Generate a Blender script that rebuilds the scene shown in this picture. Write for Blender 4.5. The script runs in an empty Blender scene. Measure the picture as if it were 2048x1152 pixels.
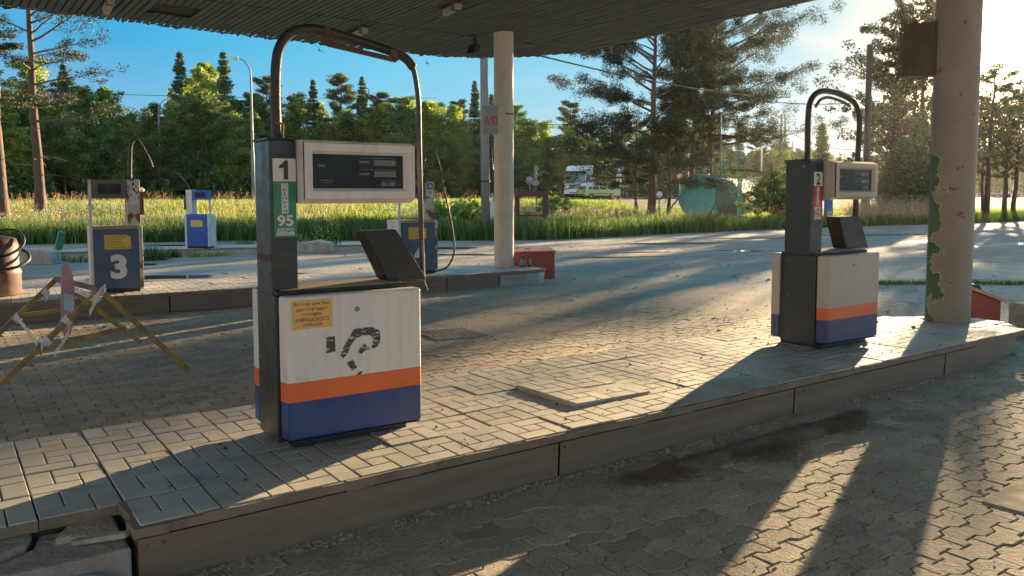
import bpy, math, random
import numpy as np
from mathutils import Vector, Matrix
random.seed(7); RNG = np.random.default_rng(7)
PI = math.pi; rad = math.radians
sc = bpy.context.scene
COL = sc.collection
TAU = 2*PI
HAZE = .00005

# ------------------------------------------------------------------ viewpoint
FPX, PITCH, ROLL, YAW, PY = 1611.5, 0.073, -0.0017, 0.9502, -67.9
CAM = np.array([-2.669, -3.191, 1.467])
Fv = np.array([math.cos(YAW)*math.cos(PITCH), math.sin(YAW)*math.cos(PITCH), -math.sin(PITCH)])
Rv0 = np.array([math.sin(YAW), -math.cos(YAW), 0]); Uv0 = np.cross(Rv0, Fv)
Rv = Rv0*math.cos(ROLL)+Uv0*math.sin(ROLL); Uv = -Rv0*math.sin(ROLL)+Uv0*math.cos(ROLL)
FH = np.array([math.cos(YAW), math.sin(YAW)]); RH = np.array([math.sin(YAW), -math.cos(YAW)])

def pd(d, r):                       # metres ahead / metres to the right -> world x, y
    p = CAM[:2]+FH*d+RH*r
    return float(p[0]), float(p[1])
def at(px, py, d):                  # a point seen along a bearing at a forward distance
    v = Fv+Rv*(px-1024)/FPX+Uv*(576+PY-py)/FPX
    k = d/float(v[:2]@FH)
    return CAM+v*k
def smooth(t):
    t = np.clip(t, 0, 1); return t*t*(3-2*t)
ER = [-80, -30, -15.4, -8.7, -2, 1.2, 5, 11.5, 27.4, 60, 140]
ED = [16, 22, 24.2, 26.2, 25.9, 26.3, 29.5, 34.5, 43.5, 62, 100]
def terrain_dr(d, r):
    e = np.interp(r, ER, ED)
    start = 2+15*smooth((r-6)/4)
    return 1.0*smooth((d-e-start)/26)
def ground_z(x, y):
    v = np.array([x, y])-CAM[:2]
    return float(terrain_dr(v@FH, v@RH))
def pz(d, r):
    x, y = pd(d, r); return (x, y, ground_z(x, y))

# ------------------------------------------------------------------ custom properties
def tag(o, label=None, cat=None, group=None, kind=None):
    if label: o['label'] = label
    if cat: o['category'] = cat
    if group: o['group'] = group
    if kind: o['kind'] = kind
    return o
def empty(name, loc, rz=0.0, label=None, cat=None, group=None):
    o = bpy.data.objects.new(name, None); COL.objects.link(o)
    o.location = loc; o.rotation_euler = (0, 0, rz); o.empty_display_size = .1
    return tag(o, label, cat, group)

# ------------------------------------------------------------------ materials
def new_mat(name):
    m = bpy.data.materials.new(name); m.use_nodes = True
    nt = m.node_tree; nt.nodes.clear()
    out = nt.nodes.new('ShaderNodeOutputMaterial')
    return m, nt, out
def N(nt, t, **kw):
    n = nt.nodes.new(t)
    for k, v in kw.items():
        if k.startswith('i_'):
            key = k[2:]
            key = int(key) if key.isdigit() else key.replace('_', ' ')
            n.inputs[key].default_value = v
        else: setattr(n, k, v)
    return n
def c4(c): return (c[0], c[1], c[2], 1)
def noise(nt, vec, scale, detail=4, rough=.55, dist=0):
    n = N(nt, 'ShaderNodeTexNoise', i_Scale=scale, i_Detail=detail, i_Roughness=rough, i_Distortion=dist)
    nt.links.new(vec, n.inputs['Vector']); return n.outputs['Fac']
def ramp(nt, fac, p0, p1, c0=(0, 0, 0), c1=(1, 1, 1)):
    n = N(nt, 'ShaderNodeValToRGB'); e = n.color_ramp.elements
    e[0].position = p0; e[1].position = p1; e[0].color = c4(c0); e[1].color = c4(c1)
    nt.links.new(fac, n.inputs['Fac']); return n.outputs['Color']
def mixc(nt, fac, a, b, mode='MIX'):
    n = N(nt, 'ShaderNodeMix', data_type='RGBA', blend_type=mode)
    if isinstance(fac, float): n.inputs[0].default_value = fac
    else: nt.links.new(fac, n.inputs[0])
    for i, v in ((6, a), (7, b)):
        if isinstance(v, tuple): n.inputs[i].default_value = c4(v)
        else: nt.links.new(v, n.inputs[i])
    return n.outputs[2]
def math_n(nt, op, a, b=None):
    n = N(nt, 'ShaderNodeMath', operation=op)
    for i, v in ((0, a), (1, b)):
        if v is None: continue
        if isinstance(v, (int, float)): n.inputs[i].default_value = v
        else: nt.links.new(v, n.inputs[i])
    return n.outputs[0]
def coords(nt, kind='Object', scale=(1, 1, 1)):
    if kind == 'World':
        g = N(nt, 'ShaderNodeNewGeometry'); v = g.outputs['Position']
    else:
        g = N(nt, 'ShaderNodeTexCoord'); v = g.outputs[kind]
    m = N(nt, 'ShaderNodeMapping'); m.inputs['Scale'].default_value = scale
    nt.links.new(v, m.inputs['Vector']); return m.outputs['Vector']
def surf(name, c1, c2=None, scale=4, rough=.6, bump=.15, bscale=60, metal=0, dirt=None, dirt_amt=.5, dscale=2.5,
         stretch=(1, 1, 1), spec=.5, streak=None, dlo=.5, dhi=.7, kind='Object', bdist=.004):
    """weathered surface: two-tone noise, patches of dirt, optional vertical streaks, fine bump"""
    m, nt, out = new_mat(name)
    v = coords(nt, kind, stretch)
    c2 = c2 or tuple(x*.8 for x in c1)
    col = mixc(nt, ramp(nt, noise(nt, v, scale, 6), .35, .65), c1, c2)
    rv = ramp(nt, noise(nt, v, scale*2.3, 5), .3, .7, (rough-.1,)*3, (min(1, rough+.12),)*3)
    if dirt:
        dm = ramp(nt, noise(nt, v, dscale, 9, .68, .4), dlo, dhi)
        col = mixc(nt, math_n(nt, 'MULTIPLY', dm, dirt_amt), col, dirt)
    if streak:
        v2 = coords(nt, kind, (14, 14, .9))
        sm = ramp(nt, noise(nt, v2, 2.2, 5, .6), .5, .72)
        col = mixc(nt, math_n(nt, 'MULTIPLY', sm, .45), col, streak)
    b = N(nt, 'ShaderNodeBsdfPrincipled')
    nt.links.new(col, b.inputs['Base Color']); nt.links.new(rv, b.inputs['Roughness'])
    b.inputs['Metallic'].default_value = metal; b.inputs['Specular IOR Level'].default_value = spec
    if bump:
        bn = N(nt, 'ShaderNodeBump', i_Strength=bump, i_Distance=bdist)
        nt.links.new(noise(nt, v, bscale, 5), bn.inputs['Height'])
        nt.links.new(bn.outputs[0], b.inputs['Normal'])
    nt.links.new(b.outputs[0], out.inputs['Surface'])
    return m
def leafmat(name, ca, cb, cc, trans=.45, scale=.6, fine=3.0, rough=.6, tcol=None):
    """foliage: light and dark clumps, lets light through"""
    m, nt, out = new_mat(name)
    v = coords(nt, 'Object')
    col = mixc(nt, ramp(nt, noise(nt, v, scale, 3), .38, .62), ca, cb)
    col = mixc(nt, ramp(nt, noise(nt, v, fine, 2), .45, .7), col, cc)
    oi = N(nt, 'ShaderNodeObjectInfo')
    hv = N(nt, 'ShaderNodeHueSaturation')
    ta = N(nt, 'ShaderNodeAttribute', attribute_name='tone')
    nt.links.new(math_n(nt, 'MULTIPLY', math_n(nt, 'ADD', math_n(nt, 'MULTIPLY', oi.outputs['Random'], .6), .75), math_n(nt, 'ADD', math_n(nt, 'MULTIPLY', ta.outputs['Fac'], .85), .15)), hv.inputs['Value'])
    nt.links.new(math_n(nt, 'ADD', math_n(nt, 'MULTIPLY', oi.outputs['Random'], -.03), .515), hv.inputs['Hue'])
    nt.links.new(col, hv.inputs['Color'])
    d = N(nt, 'ShaderNodeBsdfPrincipled', i_Roughness=rough); d.inputs['Specular IOR Level'].default_value = .25
    t = N(nt, 'ShaderNodeBsdfTranslucent')
    nt.links.new(hv.outputs[0], d.inputs['Base Color'])
    tc = mixc(nt, .8, hv.outputs[0], tcol or (1.5, 1.5, .5), 'MULTIPLY')
    nt.links.new(tc, t.inputs['Color'])
    mx = N(nt, 'ShaderNodeMixShader', i_0=trans)
    nt.links.new(d.outputs[0], mx.inputs[1]); nt.links.new(t.outputs[0], mx.inputs[2])
    nt.links.new(mx.outputs[0], out.inputs['Surface'])
    return m

M = {}
DUST = (.33, .27, .2)
M['white'] = surf('white paint', (.80, .74, .68), (.72, .66, .6), 3, .42, .05, 90, dirt=(.42, .34, .27), dirt_amt=.5, streak=(.45, .38, .3), dlo=.55, dhi=.8)
M['orange'] = surf('orange paint', (.85, .125, .016), (.76, .10, .014), 3, .4, .05, 90, dirt=(.3, .1, .04), dirt_amt=.4)
M['blue'] = surf('blue paint', (.002, .032, .165), (.003, .036, .18), 3, .35, .05, 90, dirt=(.06, .07, .1), dirt_amt=.5, streak=(.04, .06, .14))
M['dark'] = surf('dark green black paint', (.010, .016, .016), (.014, .021, .020), 5, .4, .08, 80, dirt=(.04, .036, .03), dirt_amt=.35, spec=.4)
M['black'] = surf('black steel', (.008, .008, .008), (.014, .012, .011), 6, .5, .12, 70, dirt=(.035, .026, .02), dirt_amt=.35, spec=.35)
M['rubber'] = surf('black rubber', (.016, .016, .016), (.03, .028, .025), 9, .5, .1, 120)
M['hose'] = surf('rusty painted pipe', (.010, .010, .009), (.018, .014, .011), 14, .5, .25, 90, dirt=(.07, .032, .016), dirt_amt=.6, dscale=9, spec=.4)
M['rust'] = surf('rust', (.13, .045, .02), (.24, .11, .06), 18, .8, .4, 120, dirt=(.05, .02, .012), dirt_amt=.6, dscale=12)
M['darkrust'] = surf('dark rust', (.05, .022, .014), (.09, .038, .02), 18, .8, .4, 120, dirt=(.02, .012, .01), dirt_amt=.6, dscale=12)
M['screen'] = surf('dark display glass', (.005, .008, .008), (.008, .011, .010), 3, .35, .02, 40, dirt=(.03, .028, .025), dirt_amt=.3, dscale=7, spec=.2)
M['lcd'] = surf('dim display window', (.12, .095, .07), (.09, .075, .055), 20, .3, 0)
M['bezel'] = surf('bezel plastic', (.78, .70, .66), (.7, .62, .58), 4, .5, .05, 80, dirt=(.4, .3, .22), dirt_amt=.5, streak=(.5, .4, .33))
M['veiledwhite'] = surf('veiled white paint', (.46, .41, .33), (.41, .36, .29), 3, .5, .05, 90, dirt=(.34, .28, .2), dirt_amt=.5, streak=(.38, .32, .24), dlo=.55, dhi=.8)  # pump two's white, the veil of light over it put into a greyer colour
M['blue2'] = surf('duller blue paint', (.022, .035, .12), (.026, .04, .13), 3, .45, .05, 90, dirt=(.1, .1, .12), dirt_amt=.4)  # duller, less saturated copy of the blue, for pump two
M['paper'] = surf('white sticker', (.74, .70, .68), (.66, .62, .6), 12, .5, 0)
M['green'] = surf('green sticker', (.012, .2, .085), (.01, .17, .07), 9, .45, 0)
M['red'] = surf('red sticker', (.45, .03, .03), (.38, .03, .03), 9, .45, 0)
M['redpaint'] = surf('faded red paint', (.36, .05, .038), (.28, .04, .035), 6, .6, .15, 60, dirt=(.16, .06, .04), dirt_amt=.7)
M['yellow'] = surf('yellow sticker', (.80, .50, .035), (.7, .43, .03), 7, .5, 0)
M['yellow2'] = surf('orange yellow notice', (.84, .43, .08), (.8, .4, .07), 7, .5, 0)
M['ink'] = surf('black ink', (.02, .02, .02), None, 8, .5, 0)
M['inkblue'] = surf('dark blue ink', (.06, .03, .10), None, 8, .5, 0)
M['inkred'] = surf('red ink', (.5, .02, .03), None, 8, .5, 0)
M['inkwhite'] = surf('white ink', (.75, .72, .68), None, 8, .5, 0)
M['inkgrey'] = surf('grey ink', (.34, .33, .3), None, 8, .5, 0)
M['blue3'] = surf('faded slate blue paint', (.030, .06, .12), (.036, .07, .14), 5, .5, .06, 80, dirt=(.09, .09, .09), dirt_amt=.5, streak=(.08, .09, .12))
M['blue5'] = surf('bright blue paint', (.006, .05, .30), (.008, .06, .34), 5, .45, .05, 80, dirt=(.03, .06, .2), dirt_amt=.4)
M['rustwhite'] = surf('rusty white paint', (.58, .52, .42), (.5, .43, .34), 5, .6, .25, 70, dirt=(.13, .05, .02), dirt_amt=1.0, dscale=5.5, dlo=.5, dhi=.56)
M['oldwhite'] = surf('old white paint', (.66, .66, .62), (.56, .55, .5), 6, .6, .1, 70, dirt=(.3, .24, .18), dirt_amt=.7, dscale=6)
M['brownpanel'] = surf('grimy brown panel', (.085, .06, .042), (.12, .09, .065), 6, .55, .1, 60, dirt=(.2, .16, .12), dirt_amt=.5)
M['plate'] = surf('brown kerb plate', (.20, .135, .085), (.13, .09, .06), 2.0, .6, .12, 40, stretch=(.5, 1, 9), dirt=(.19, .15, .11), dirt_amt=.6, dscale=3)
M['conc'] = surf('old concrete', (.40, .36, .30), (.29, .26, .22), 6, .9, .9, 30, bdist=.02, dirt=(.12, .1, .08), dirt_amt=.6, dscale=4)
M['conc2'] = surf('ochre concrete plate', (.36, .30, .2), (.3, .25, .17), 5, .9, .6, 60, dirt=(.18, .14, .1), dirt_amt=.6, dscale=6)
M['concbrown'] = surf('stained concrete edge', (.24, .17, .11), (.17, .12, .08), 5, .9, .5, 45, dirt=(.08, .06, .045), dirt_amt=.7, dscale=7)
M['gap'] = surf('dark earth', (.045, .036, .028), (.03, .025, .02), 8, .95, .5, 60)
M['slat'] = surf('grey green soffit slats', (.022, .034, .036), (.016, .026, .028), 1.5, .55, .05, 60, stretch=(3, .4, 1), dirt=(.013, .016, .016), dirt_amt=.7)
M['roof'] = surf('dark roof deck', (.012, .012, .012), None, 3, .9, .1)
M['lampbox'] = surf('grey lamp housing', (.3, .31, .3), (.24, .25, .24), 5, .5, .05, 60, dirt=(.14, .12, .1), dirt_amt=.5)
M['cream'] = surf('cream column paint', (.62, .54, .42), (.55, .47, .36), 2.5, .6, .1, 60, dirt=(.3, .23, .15), dirt_amt=.4, streak=(.4, .3, .2))
M['steel'] = surf('galvanised steel', (.22, .24, .26), (.17, .19, .21), 8, .6, .05, 60)
M['bluepole'] = surf('blue grey pole', (.2, .24, .29), (.15, .19, .24), 3, .6, .05)
M['woodpole'] = surf('weathered timber pole', (.2, .19, .18), (.12, .115, .11), 3, .85, .5, 30, stretch=(8, 8, .5))
M['yellowtube'] = surf('rusty yellow tube', (.36, .22, .04), (.28, .17, .035), 7, .6, .2, 60, dirt=(.11, .06, .025), dirt_amt=.85, dscale=8, dlo=.45, dhi=.62)
M['pink'] = surf('faded pink board', (.5, .26, .30), (.42, .2, .24), 8, .8, .15, 60, dirt=(.5, .45, .45), dirt_amt=.4)
M['paleblue'] = surf('pale blue patch', (.42, .55, .58), (.36, .5, .54), 10, .8, .1)
M['tape'] = surf('white plastic tape', (.72, .70, .70), (.6, .58, .57), 12, .45, .2, 40)
M['drum'] = surf('red brown drum', (.12, .042, .028), (.09, .032, .022), 5, .55, .2, 50, dirt=(.3, .2, .15), dirt_amt=.5)
M['greenpaint'] = surf('green paint', (.015, .16, .07), (.012, .13, .06), 6, .5, .1, 50, dirt=(.15, .14, .1), dirt_amt=.4)
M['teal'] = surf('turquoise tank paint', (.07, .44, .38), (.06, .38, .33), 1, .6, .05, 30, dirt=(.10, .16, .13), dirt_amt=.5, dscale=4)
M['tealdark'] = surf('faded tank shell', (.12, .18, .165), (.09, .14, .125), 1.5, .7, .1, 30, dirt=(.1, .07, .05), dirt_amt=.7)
M['tankgreen'] = surf('green railing', (.06, .2, .15), (.05, .16, .12), 4, .6, .05)
M['glass'] = surf('beer bottle glass', (.03, .016, .004), (.02, .012, .003), 10, .08, 0, spec=.8)
M['bottlelabel'] = surf('bottle label', (.35, .3, .08), (.1, .2, .06), 60, .5, 0)
M['lid'] = surf('tan box lid', (.5, .34, .19), (.42, .28, .15), 5, .7, .15, 50, dirt=(.2, .14, .1), dirt_amt=.5)
M['carpaint'] = surf('pale green car paint', (.62, .62, .20), (.56, .57, .18), 3, .3, 0)
M['cabwhite'] = surf('white truck paint', (.80, .86, .90), (.76, .83, .88), 3, .35, 0)
M['window'] = surf('vehicle glass', (.015, .03, .034), (.025, .045, .05), 3, .1, 0, spec=.8)
M['windowlight'] = surf('windscreen', (.12, .32, .36), (.08, .24, .28), 3, .12, 0, spec=.8)
M['tyre'] = surf('tyre', (.02, .02, .02), None, 10, .85, .2)
M['trim'] = surf('grey plastic trim', (.07, .08, .09), (.05, .055, .06), 10, .6, 0)
M['trailer'] = surf('grey trailer side', (.22, .23, .23), (.18, .19, .19), 3, .6, .05)
M['taillight'] = surf('red lamp', (.6, .03, .02), None, 5, .3, 0)
M['lamp'] = surf('lamp glass', (.75, .76, .72), None, 5, .3, 0)
M['bluesign'] = surf('blue sign', (.02, .08, .34), (.02, .07, .3), 5, .5, 0)
M['darkred'] = surf('brown red frame', (.07, .018, .015), (.05, .015, .013), 6, .7, .1, 40, dirt=(.07, .03, .02), dirt_amt=.5)
M['bird'] = surf('dark feathers', (.02, .018, .018), (.035, .03, .03), 30, .6, 0)
M['wire'] = surf('black wire', (.015, .015, .015), None, 5, .6, 0)
M['pinebark'] = surf('pine bark', (.12, .065, .038), (.07, .04, .026), 5, .9, .7, 14, stretch=(1, 1, .35), dirt=(.04, .028, .022), dirt_amt=.7, dscale=5, bdist=.04)
M['darkbark'] = surf('dark bark', (.055, .04, .032), (.035, .027, .022), 5, .9, .6, 14, stretch=(1, 1, .35), bdist=.04)
M['birchbark'] = surf('pale birch bark', (.46, .44, .4), (.36, .34, .3), 4, .8, .3, 12, stretch=(1, 1, 2), dirt=(.03, .03, .03), dirt_amt=.9, dscale=3)
M['needle'] = leafmat('pine needles', (.045, .072, .032), (.07, .10, .04), (.03, .05, .025), .3, .8, 4, tcol=(1.5, 1.4, .6))
M['needlesilhouette'] = leafmat('dark pine needles', (.028, .044, .021), (.044, .064, .027), (.018, .03, .016), .18, .8, 4, tcol=(1.5, 1.4, .6))  # near pines: backlit silhouette put into a darker needle colour
M['leafsilhouette'] = leafmat('dark aspen leaves', (.045, .055, .024), (.065, .075, .03), (.03, .038, .02), .2, .7, 4, tcol=(1.5, 1.2, .6))  # right-hand trees: their silhouette put into a dark brownish leaf colour
M['spruce'] = leafmat('spruce needles', (.045, .09, .05), (.07, .115, .05), (.03, .06, .035), .3, .8, 4)
M['birch'] = leafmat('birch leaves', (.16, .22, .055), (.22, .27, .065), (.09, .15, .04), .55, .7, 4, tcol=(1.6, 1.7, .55))
M['aspen'] = leafmat('aspen leaves', (.08, .14, .05), (.12, .175, .055), (.05, .09, .035), .45, .7, 4, tcol=(1.4, 1.3, .6))
M['bush'] = leafmat('willow leaves', (.05, .09, .028), (.09, .13, .035), (.03, .06, .02), .4, .9, 5)
M['under'] = leafmat('forest understorey', (.07, .12, .065), (.10, .155, .065), (.045, .08, .05), .4, .25, 1.2)
M['grass'] = leafmat('meadow grass', (.11, .17, .035), (.19, .22, .055), (.07, .12, .028), .5, .25, 1.1, tcol=(1.6, 1.8, .5))
M['grassshade'] = leafmat('shade coloured grass', (.035, .075, .02), (.055, .10, .024), (.025, .05, .016), .35, .4, 2)  # darker grass copy, shade of the yard edge put into its colour
M['seed'] = leafmat('dry seed heads', (.30, .22, .12), (.38, .28, .16), (.22, .17, .09), .5, .5, 2, tcol=(1.6, 1.4, 1.0))
M['purple'] = leafmat('purple flowers', (.16, .10, .2), (.2, .13, .25), (.12, .08, .15), .4, 2, 5, tcol=(1.2, .9, 1.4))
M['litter'] = surf('brown needle litter', (.15, .095, .06), (.24, .16, .10), 9, .95, .5, 80)
M['stone'] = surf('small stones', (.1, .09, .08), (.2, .18, .16), 30, .9, .3, 60)
M['plastic'] = surf('pale plastic rim', (.42, .48, .58), (.34, .4, .5), 8, .45, .1)

def tile_mat():
    m, nt, out = new_mat('concrete paving slabs')
    v = coords(nt, 'World')
    at_ = N(nt, 'ShaderNodeAttribute', attribute_name='tone')
    col = mixc(nt, ramp(nt, noise(nt, v, 3, 6), .35, .65), (.47, .43, .36), (.38, .35, .30))
    col = mixc(nt, ramp(nt, noise(nt, v, 1.1, 7, .7), .5, .68), col, (.27, .25, .215))
    col = mixc(nt, ramp(nt, noise(nt, v, 55, 3), .62, .75), col, (.2, .175, .14))
    hv = N(nt, 'ShaderNodeHueSaturation'); nt.links.new(col, hv.inputs['Color'])
    nt.links.new(at_.outputs['Fac'], hv.inputs['Value'])
    b = N(nt, 'ShaderNodeBsdfPrincipled')
    nt.links.new(hv.outputs[0], b.inputs['Base Color'])
    nt.links.new(ramp(nt, noise(nt, v, 2.4, 5), .35, .7, (.42,)*3, (.72,)*3), b.inputs['Roughness'])
    bn = N(nt, 'ShaderNodeBump', i_Strength=.35, i_Distance=.002)
    nt.links.new(noise(nt, v, 130, 4), bn.inputs['Height']); nt.links.new(bn.outputs[0], b.inputs['Normal'])
    nt.links.new(b.outputs[0], out.inputs['Surface']); return m
M['tile'] = tile_mat()
def paver_mat():
    m, nt, out = new_mat('interlocking pavers')
    v = coords(nt, 'World')
    at_ = N(nt, 'ShaderNodeAttribute', attribute_name='tone')
    col = mixc(nt, ramp(nt, noise(nt, v, 5, 6), .35, .65), (.39, .31, .225), (.30, .24, .175))
    col = mixc(nt, ramp(nt, noise(nt, v, .7, 8, .7), .44, .66), col, (.50, .41, .29))
    col = mixc(nt, ramp(nt, noise(nt, v, 1.3, 8, .7), .56, .7), col, (.16, .13, .10))
    col = mixc(nt, ramp(nt, noise(nt, v, 70, 4, .7), .5, .68), col, (.12, .10, .08))
    hv = N(nt, 'ShaderNodeHueSaturation'); nt.links.new(col, hv.inputs['Color'])
    nt.links.new(at_.outputs['Fac'], hv.inputs['Value'])
    b = N(nt, 'ShaderNodeBsdfPrincipled', i_Roughness=.85)
    nt.links.new(hv.outputs[0], b.inputs['Base Color'])
    bn = N(nt, 'ShaderNodeBump', i_Strength=.9, i_Distance=.006)
    h = math_n(nt, 'ADD', noise(nt, v, 95, 5, .6), math_n(nt, 'MULTIPLY', noise(nt, v, 22, 4), 1.6))
    nt.links.new(h, bn.inputs['Height']); nt.links.new(bn.outputs[0], b.inputs['Normal'])
    nt.links.new(b.outputs[0], out.inputs['Surface']); return m
M['paver'] = paver_mat()
def sand_mat():
    m, nt, out = new_mat('trodden sand and dust')
    v = coords(nt, 'World')
    col = mixc(nt, ramp(nt, noise(nt, v, 3, 7), .35, .65), (.50, .40, .28), (.36, .295, .215))
    col = mixc(nt, ramp(nt, noise(nt, v, 45, 5, .75), .46, .66), col, (.13, .105, .08))
    b = N(nt, 'ShaderNodeBsdfPrincipled', i_Roughness=.95)
    nt.links.new(col, b.inputs['Base Color'])
    bn = N(nt, 'ShaderNodeBump', i_Strength=1.0, i_Distance=.012)
    h = math_n(nt, 'ADD', noise(nt, v, 70, 6, .7), math_n(nt, 'MULTIPLY', noise(nt, v, 14, 4), 1.2))
    nt.links.new(h, bn.inputs['Height']); nt.links.new(bn.outputs[0], b.inputs['Normal'])
    nt.links.new(b.outputs[0], out.inputs['Surface']); return m
M['sand'] = sand_mat()
def yard_mat():
    m, nt, out = new_mat('worn yard surface')
    v = coords(nt, 'World')
    col = mixc(nt, ramp(nt, noise(nt, v, .5, 8, .65), .42, .62), (.34, .30, .245), (.48, .39, .27))
    col = mixc(nt, ramp(nt, noise(nt, v, 22, 6, .75), .48, .7), col, (.095, .085, .075))
    col = mixc(nt, ramp(nt, noise(nt, v, .9, 7, .7, .6), .55, .7), col, (.10, .095, .09))
    vs = coords(nt, 'World', (.25, 1.1, 1))
    wet = ramp(nt, noise(nt, vs, .55, 7, .6, .5), .5, .64)
    b = N(nt, 'ShaderNodeBsdfPrincipled')
    far = N(nt, 'ShaderNodeSeparateXYZ'); nt.links.new(v, far.inputs[0])
    reg = N(nt, 'ShaderNodeMapRange', i_1=9.0, i_2=11.5); nt.links.new(math_n(nt, 'ADD', far.outputs[1], math_n(nt, 'MULTIPLY', far.outputs[0], .33)), reg.inputs[0])
    wf = math_n(nt, 'MULTIPLY', wet, reg.outputs[0])
    col = mixc(nt, math_n(nt, 'MULTIPLY', reg.outputs[0], .8), col, mixc(nt, ramp(nt, noise(nt, vs, 1.6, 9, .75), .4, .62), (.095, .092, .09), (.25, .22, .185)))
    nt.links.new(mixc(nt, math_n(nt, 'MULTIPLY', wf, .5), col, (.07, .07, .07)), b.inputs['Base Color'])
    ro = N(nt, 'ShaderNodeMapRange', i_3=.9, i_4=.30); nt.links.new(wf, ro.inputs[0])
    nt.links.new(ro.outputs[0], b.inputs['Roughness'])
    bn = N(nt, 'ShaderNodeBump', i_Strength=.9, i_Distance=.02)
    h = math_n(nt, 'ADD', noise(nt, v, 30, 6, .7), math_n(nt, 'MULTIPLY', noise(nt, v, 5, 6, .65), 3.0))
    nt.links.new(h, bn.inputs['Height']); nt.links.new(bn.outputs[0], b.inputs['Normal'])
    nt.links.new(b.outputs[0], out.inputs['Surface']); return m
M['yard'] = yard_mat()
M['soil'] = surf('meadow soil', (.06, .085, .03), (.09, .10, .04), .8, .95, .6, 6, kind='World', bdist=.05, spec=.05)
M['road'] = surf('road asphalt', (.13, .13, .135), (.11, .11, .115), 1.2, .95, .3, 20, kind='World', spec=.08)
M['apron'] = surf('concrete apron', (.2, .18, .165), (.16, .145, .13), 1.2, .9, .3, 20, kind='World', dirt=(.09, .09, .06), dirt_amt=.6, dscale=.8)
def water_mat():
    m, nt, out = new_mat('puddle water')
    v = coords(nt, 'World')
    b = N(nt, 'ShaderNodeBsdfPrincipled', i_Roughness=.03)
    b.inputs['Base Color'].default_value = (.035, .032, .028, 1); b.inputs['Specular IOR Level'].default_value = .6
    bn = N(nt, 'ShaderNodeBump', i_Strength=.15, i_Distance=.003)
    nt.links.new(noise(nt, v, 9, 3), bn.inputs['Height']); nt.links.new(bn.outputs[0], b.inputs['Normal'])
    nt.links.new(b.outputs[0], out.inputs['Surface']); return m
M['water'] = water_mat()
def peel_mat():
    m, nt, out = new_mat('peeling column paint')
    v = coords(nt, 'Object')
    col = mixc(nt, ramp(nt, noise(nt, v, 3, 6), .35, .65), (.22, .185, .14), (.18, .15, .115))
    sp = N(nt, 'ShaderNodeSeparateXYZ'); nt.links.new(v, sp.inputs[0])
    side = math_n(nt, 'ADD', math_n(nt, 'MULTIPLY', sp.outputs[0], -.436*2.5), math_n(nt, 'MULTIPLY', sp.outputs[1], .9*2.5))
    n1 = noise(nt, v, 4.6, 7, .62, .3)
    zfade = N(nt, 'ShaderNodeMapRange', i_1=1.5, i_2=2.1, i_3=0.0, i_4=.5); nt.links.new(sp.outputs[2], zfade.inputs[0])
    zlo = N(nt, 'ShaderNodeMapRange', i_1=.03, i_2=.25, i_3=.16, i_4=0.0); nt.links.new(sp.outputs[2], zlo.inputs[0])
    k = math_n(nt, 'SUBTRACT', math_n(nt, 'SUBTRACT', math_n(nt, 'ADD', side, math_n(nt, 'MULTIPLY', n1, 1.35)), zfade.outputs[0]), zlo.outputs[0])
    mask = ramp(nt, k, .95, .955)
    mask2 = ramp(nt, k, .92, .925)
    n2 = noise(nt, v, 5, 6)
    gcol = mixc(nt, ramp(nt, n2, .4, .6), (.02, .06, .03), (.035, .085, .04))
    col = mixc(nt, mask2, col, (.34, .30, .24))
    col = mixc(nt, mask, col, gcol)
    bot = N(nt, 'ShaderNodeMapRange', i_1=.0, i_2=.07, i_3=.62, i_4=.2); nt.links.new(sp.outputs[2], bot.inputs[0])
    rm = ramp(nt, math_n(nt, 'ADD', noise(nt, v, 9, 5), math_n(nt, 'MULTIPLY', bot.outputs[0], .5)), .76, .79)
    col = mixc(nt, rm, col, (.14, .05, .025))
    b = N(nt, 'ShaderNodeBsdfPrincipled', i_Roughness=.6); nt.links.new(col, b.inputs['Base Color'])
    bn = N(nt, 'ShaderNodeBump', i_Strength=.5, i_Distance=-.004)
    nt.links.new(math_n(nt, 'ADD', mask, math_n(nt, 'MULTIPLY', noise(nt, v, 50, 4), .3)), bn.inputs['Height'])
    nt.links.new(bn.outputs[0], b.inputs['Normal'])
    nt.links.new(b.outputs[0], out.inputs['Surface']); return m
M['peel'] = peel_mat()
def scrape_mat():
    m, nt, out = new_mat('scraped black decal')
    v = coords(nt, 'Object', (1, 1, 1))
    mp = N(nt, 'ShaderNodeMapping'); mp.inputs['Rotation'].default_value = (0, .9, 0); mp.inputs['Scale'].default_value = (26, 1, 90)
    nt.links.new(v, mp.inputs['Vector'])
    f = ramp(nt, noise(nt, mp.outputs[0], 1.0, 5, .6), .55, .63)
    b = N(nt, 'ShaderNodeBsdfPrincipled', i_Roughness=.5); b.inputs['Base Color'].default_value = (.04, .036, .032, 1)
    t = N(nt, 'ShaderNodeBsdfTransparent'); mx = N(nt, 'ShaderNodeMixShader')
    nt.links.new(f, mx.inputs[0]); nt.links.new(b.outputs[0], mx.inputs[1]); nt.links.new(t.outputs[0], mx.inputs[2])
    nt.links.new(mx.outputs[0], out.inputs['Surface']); return m
M['scrape'] = scrape_mat()

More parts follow.
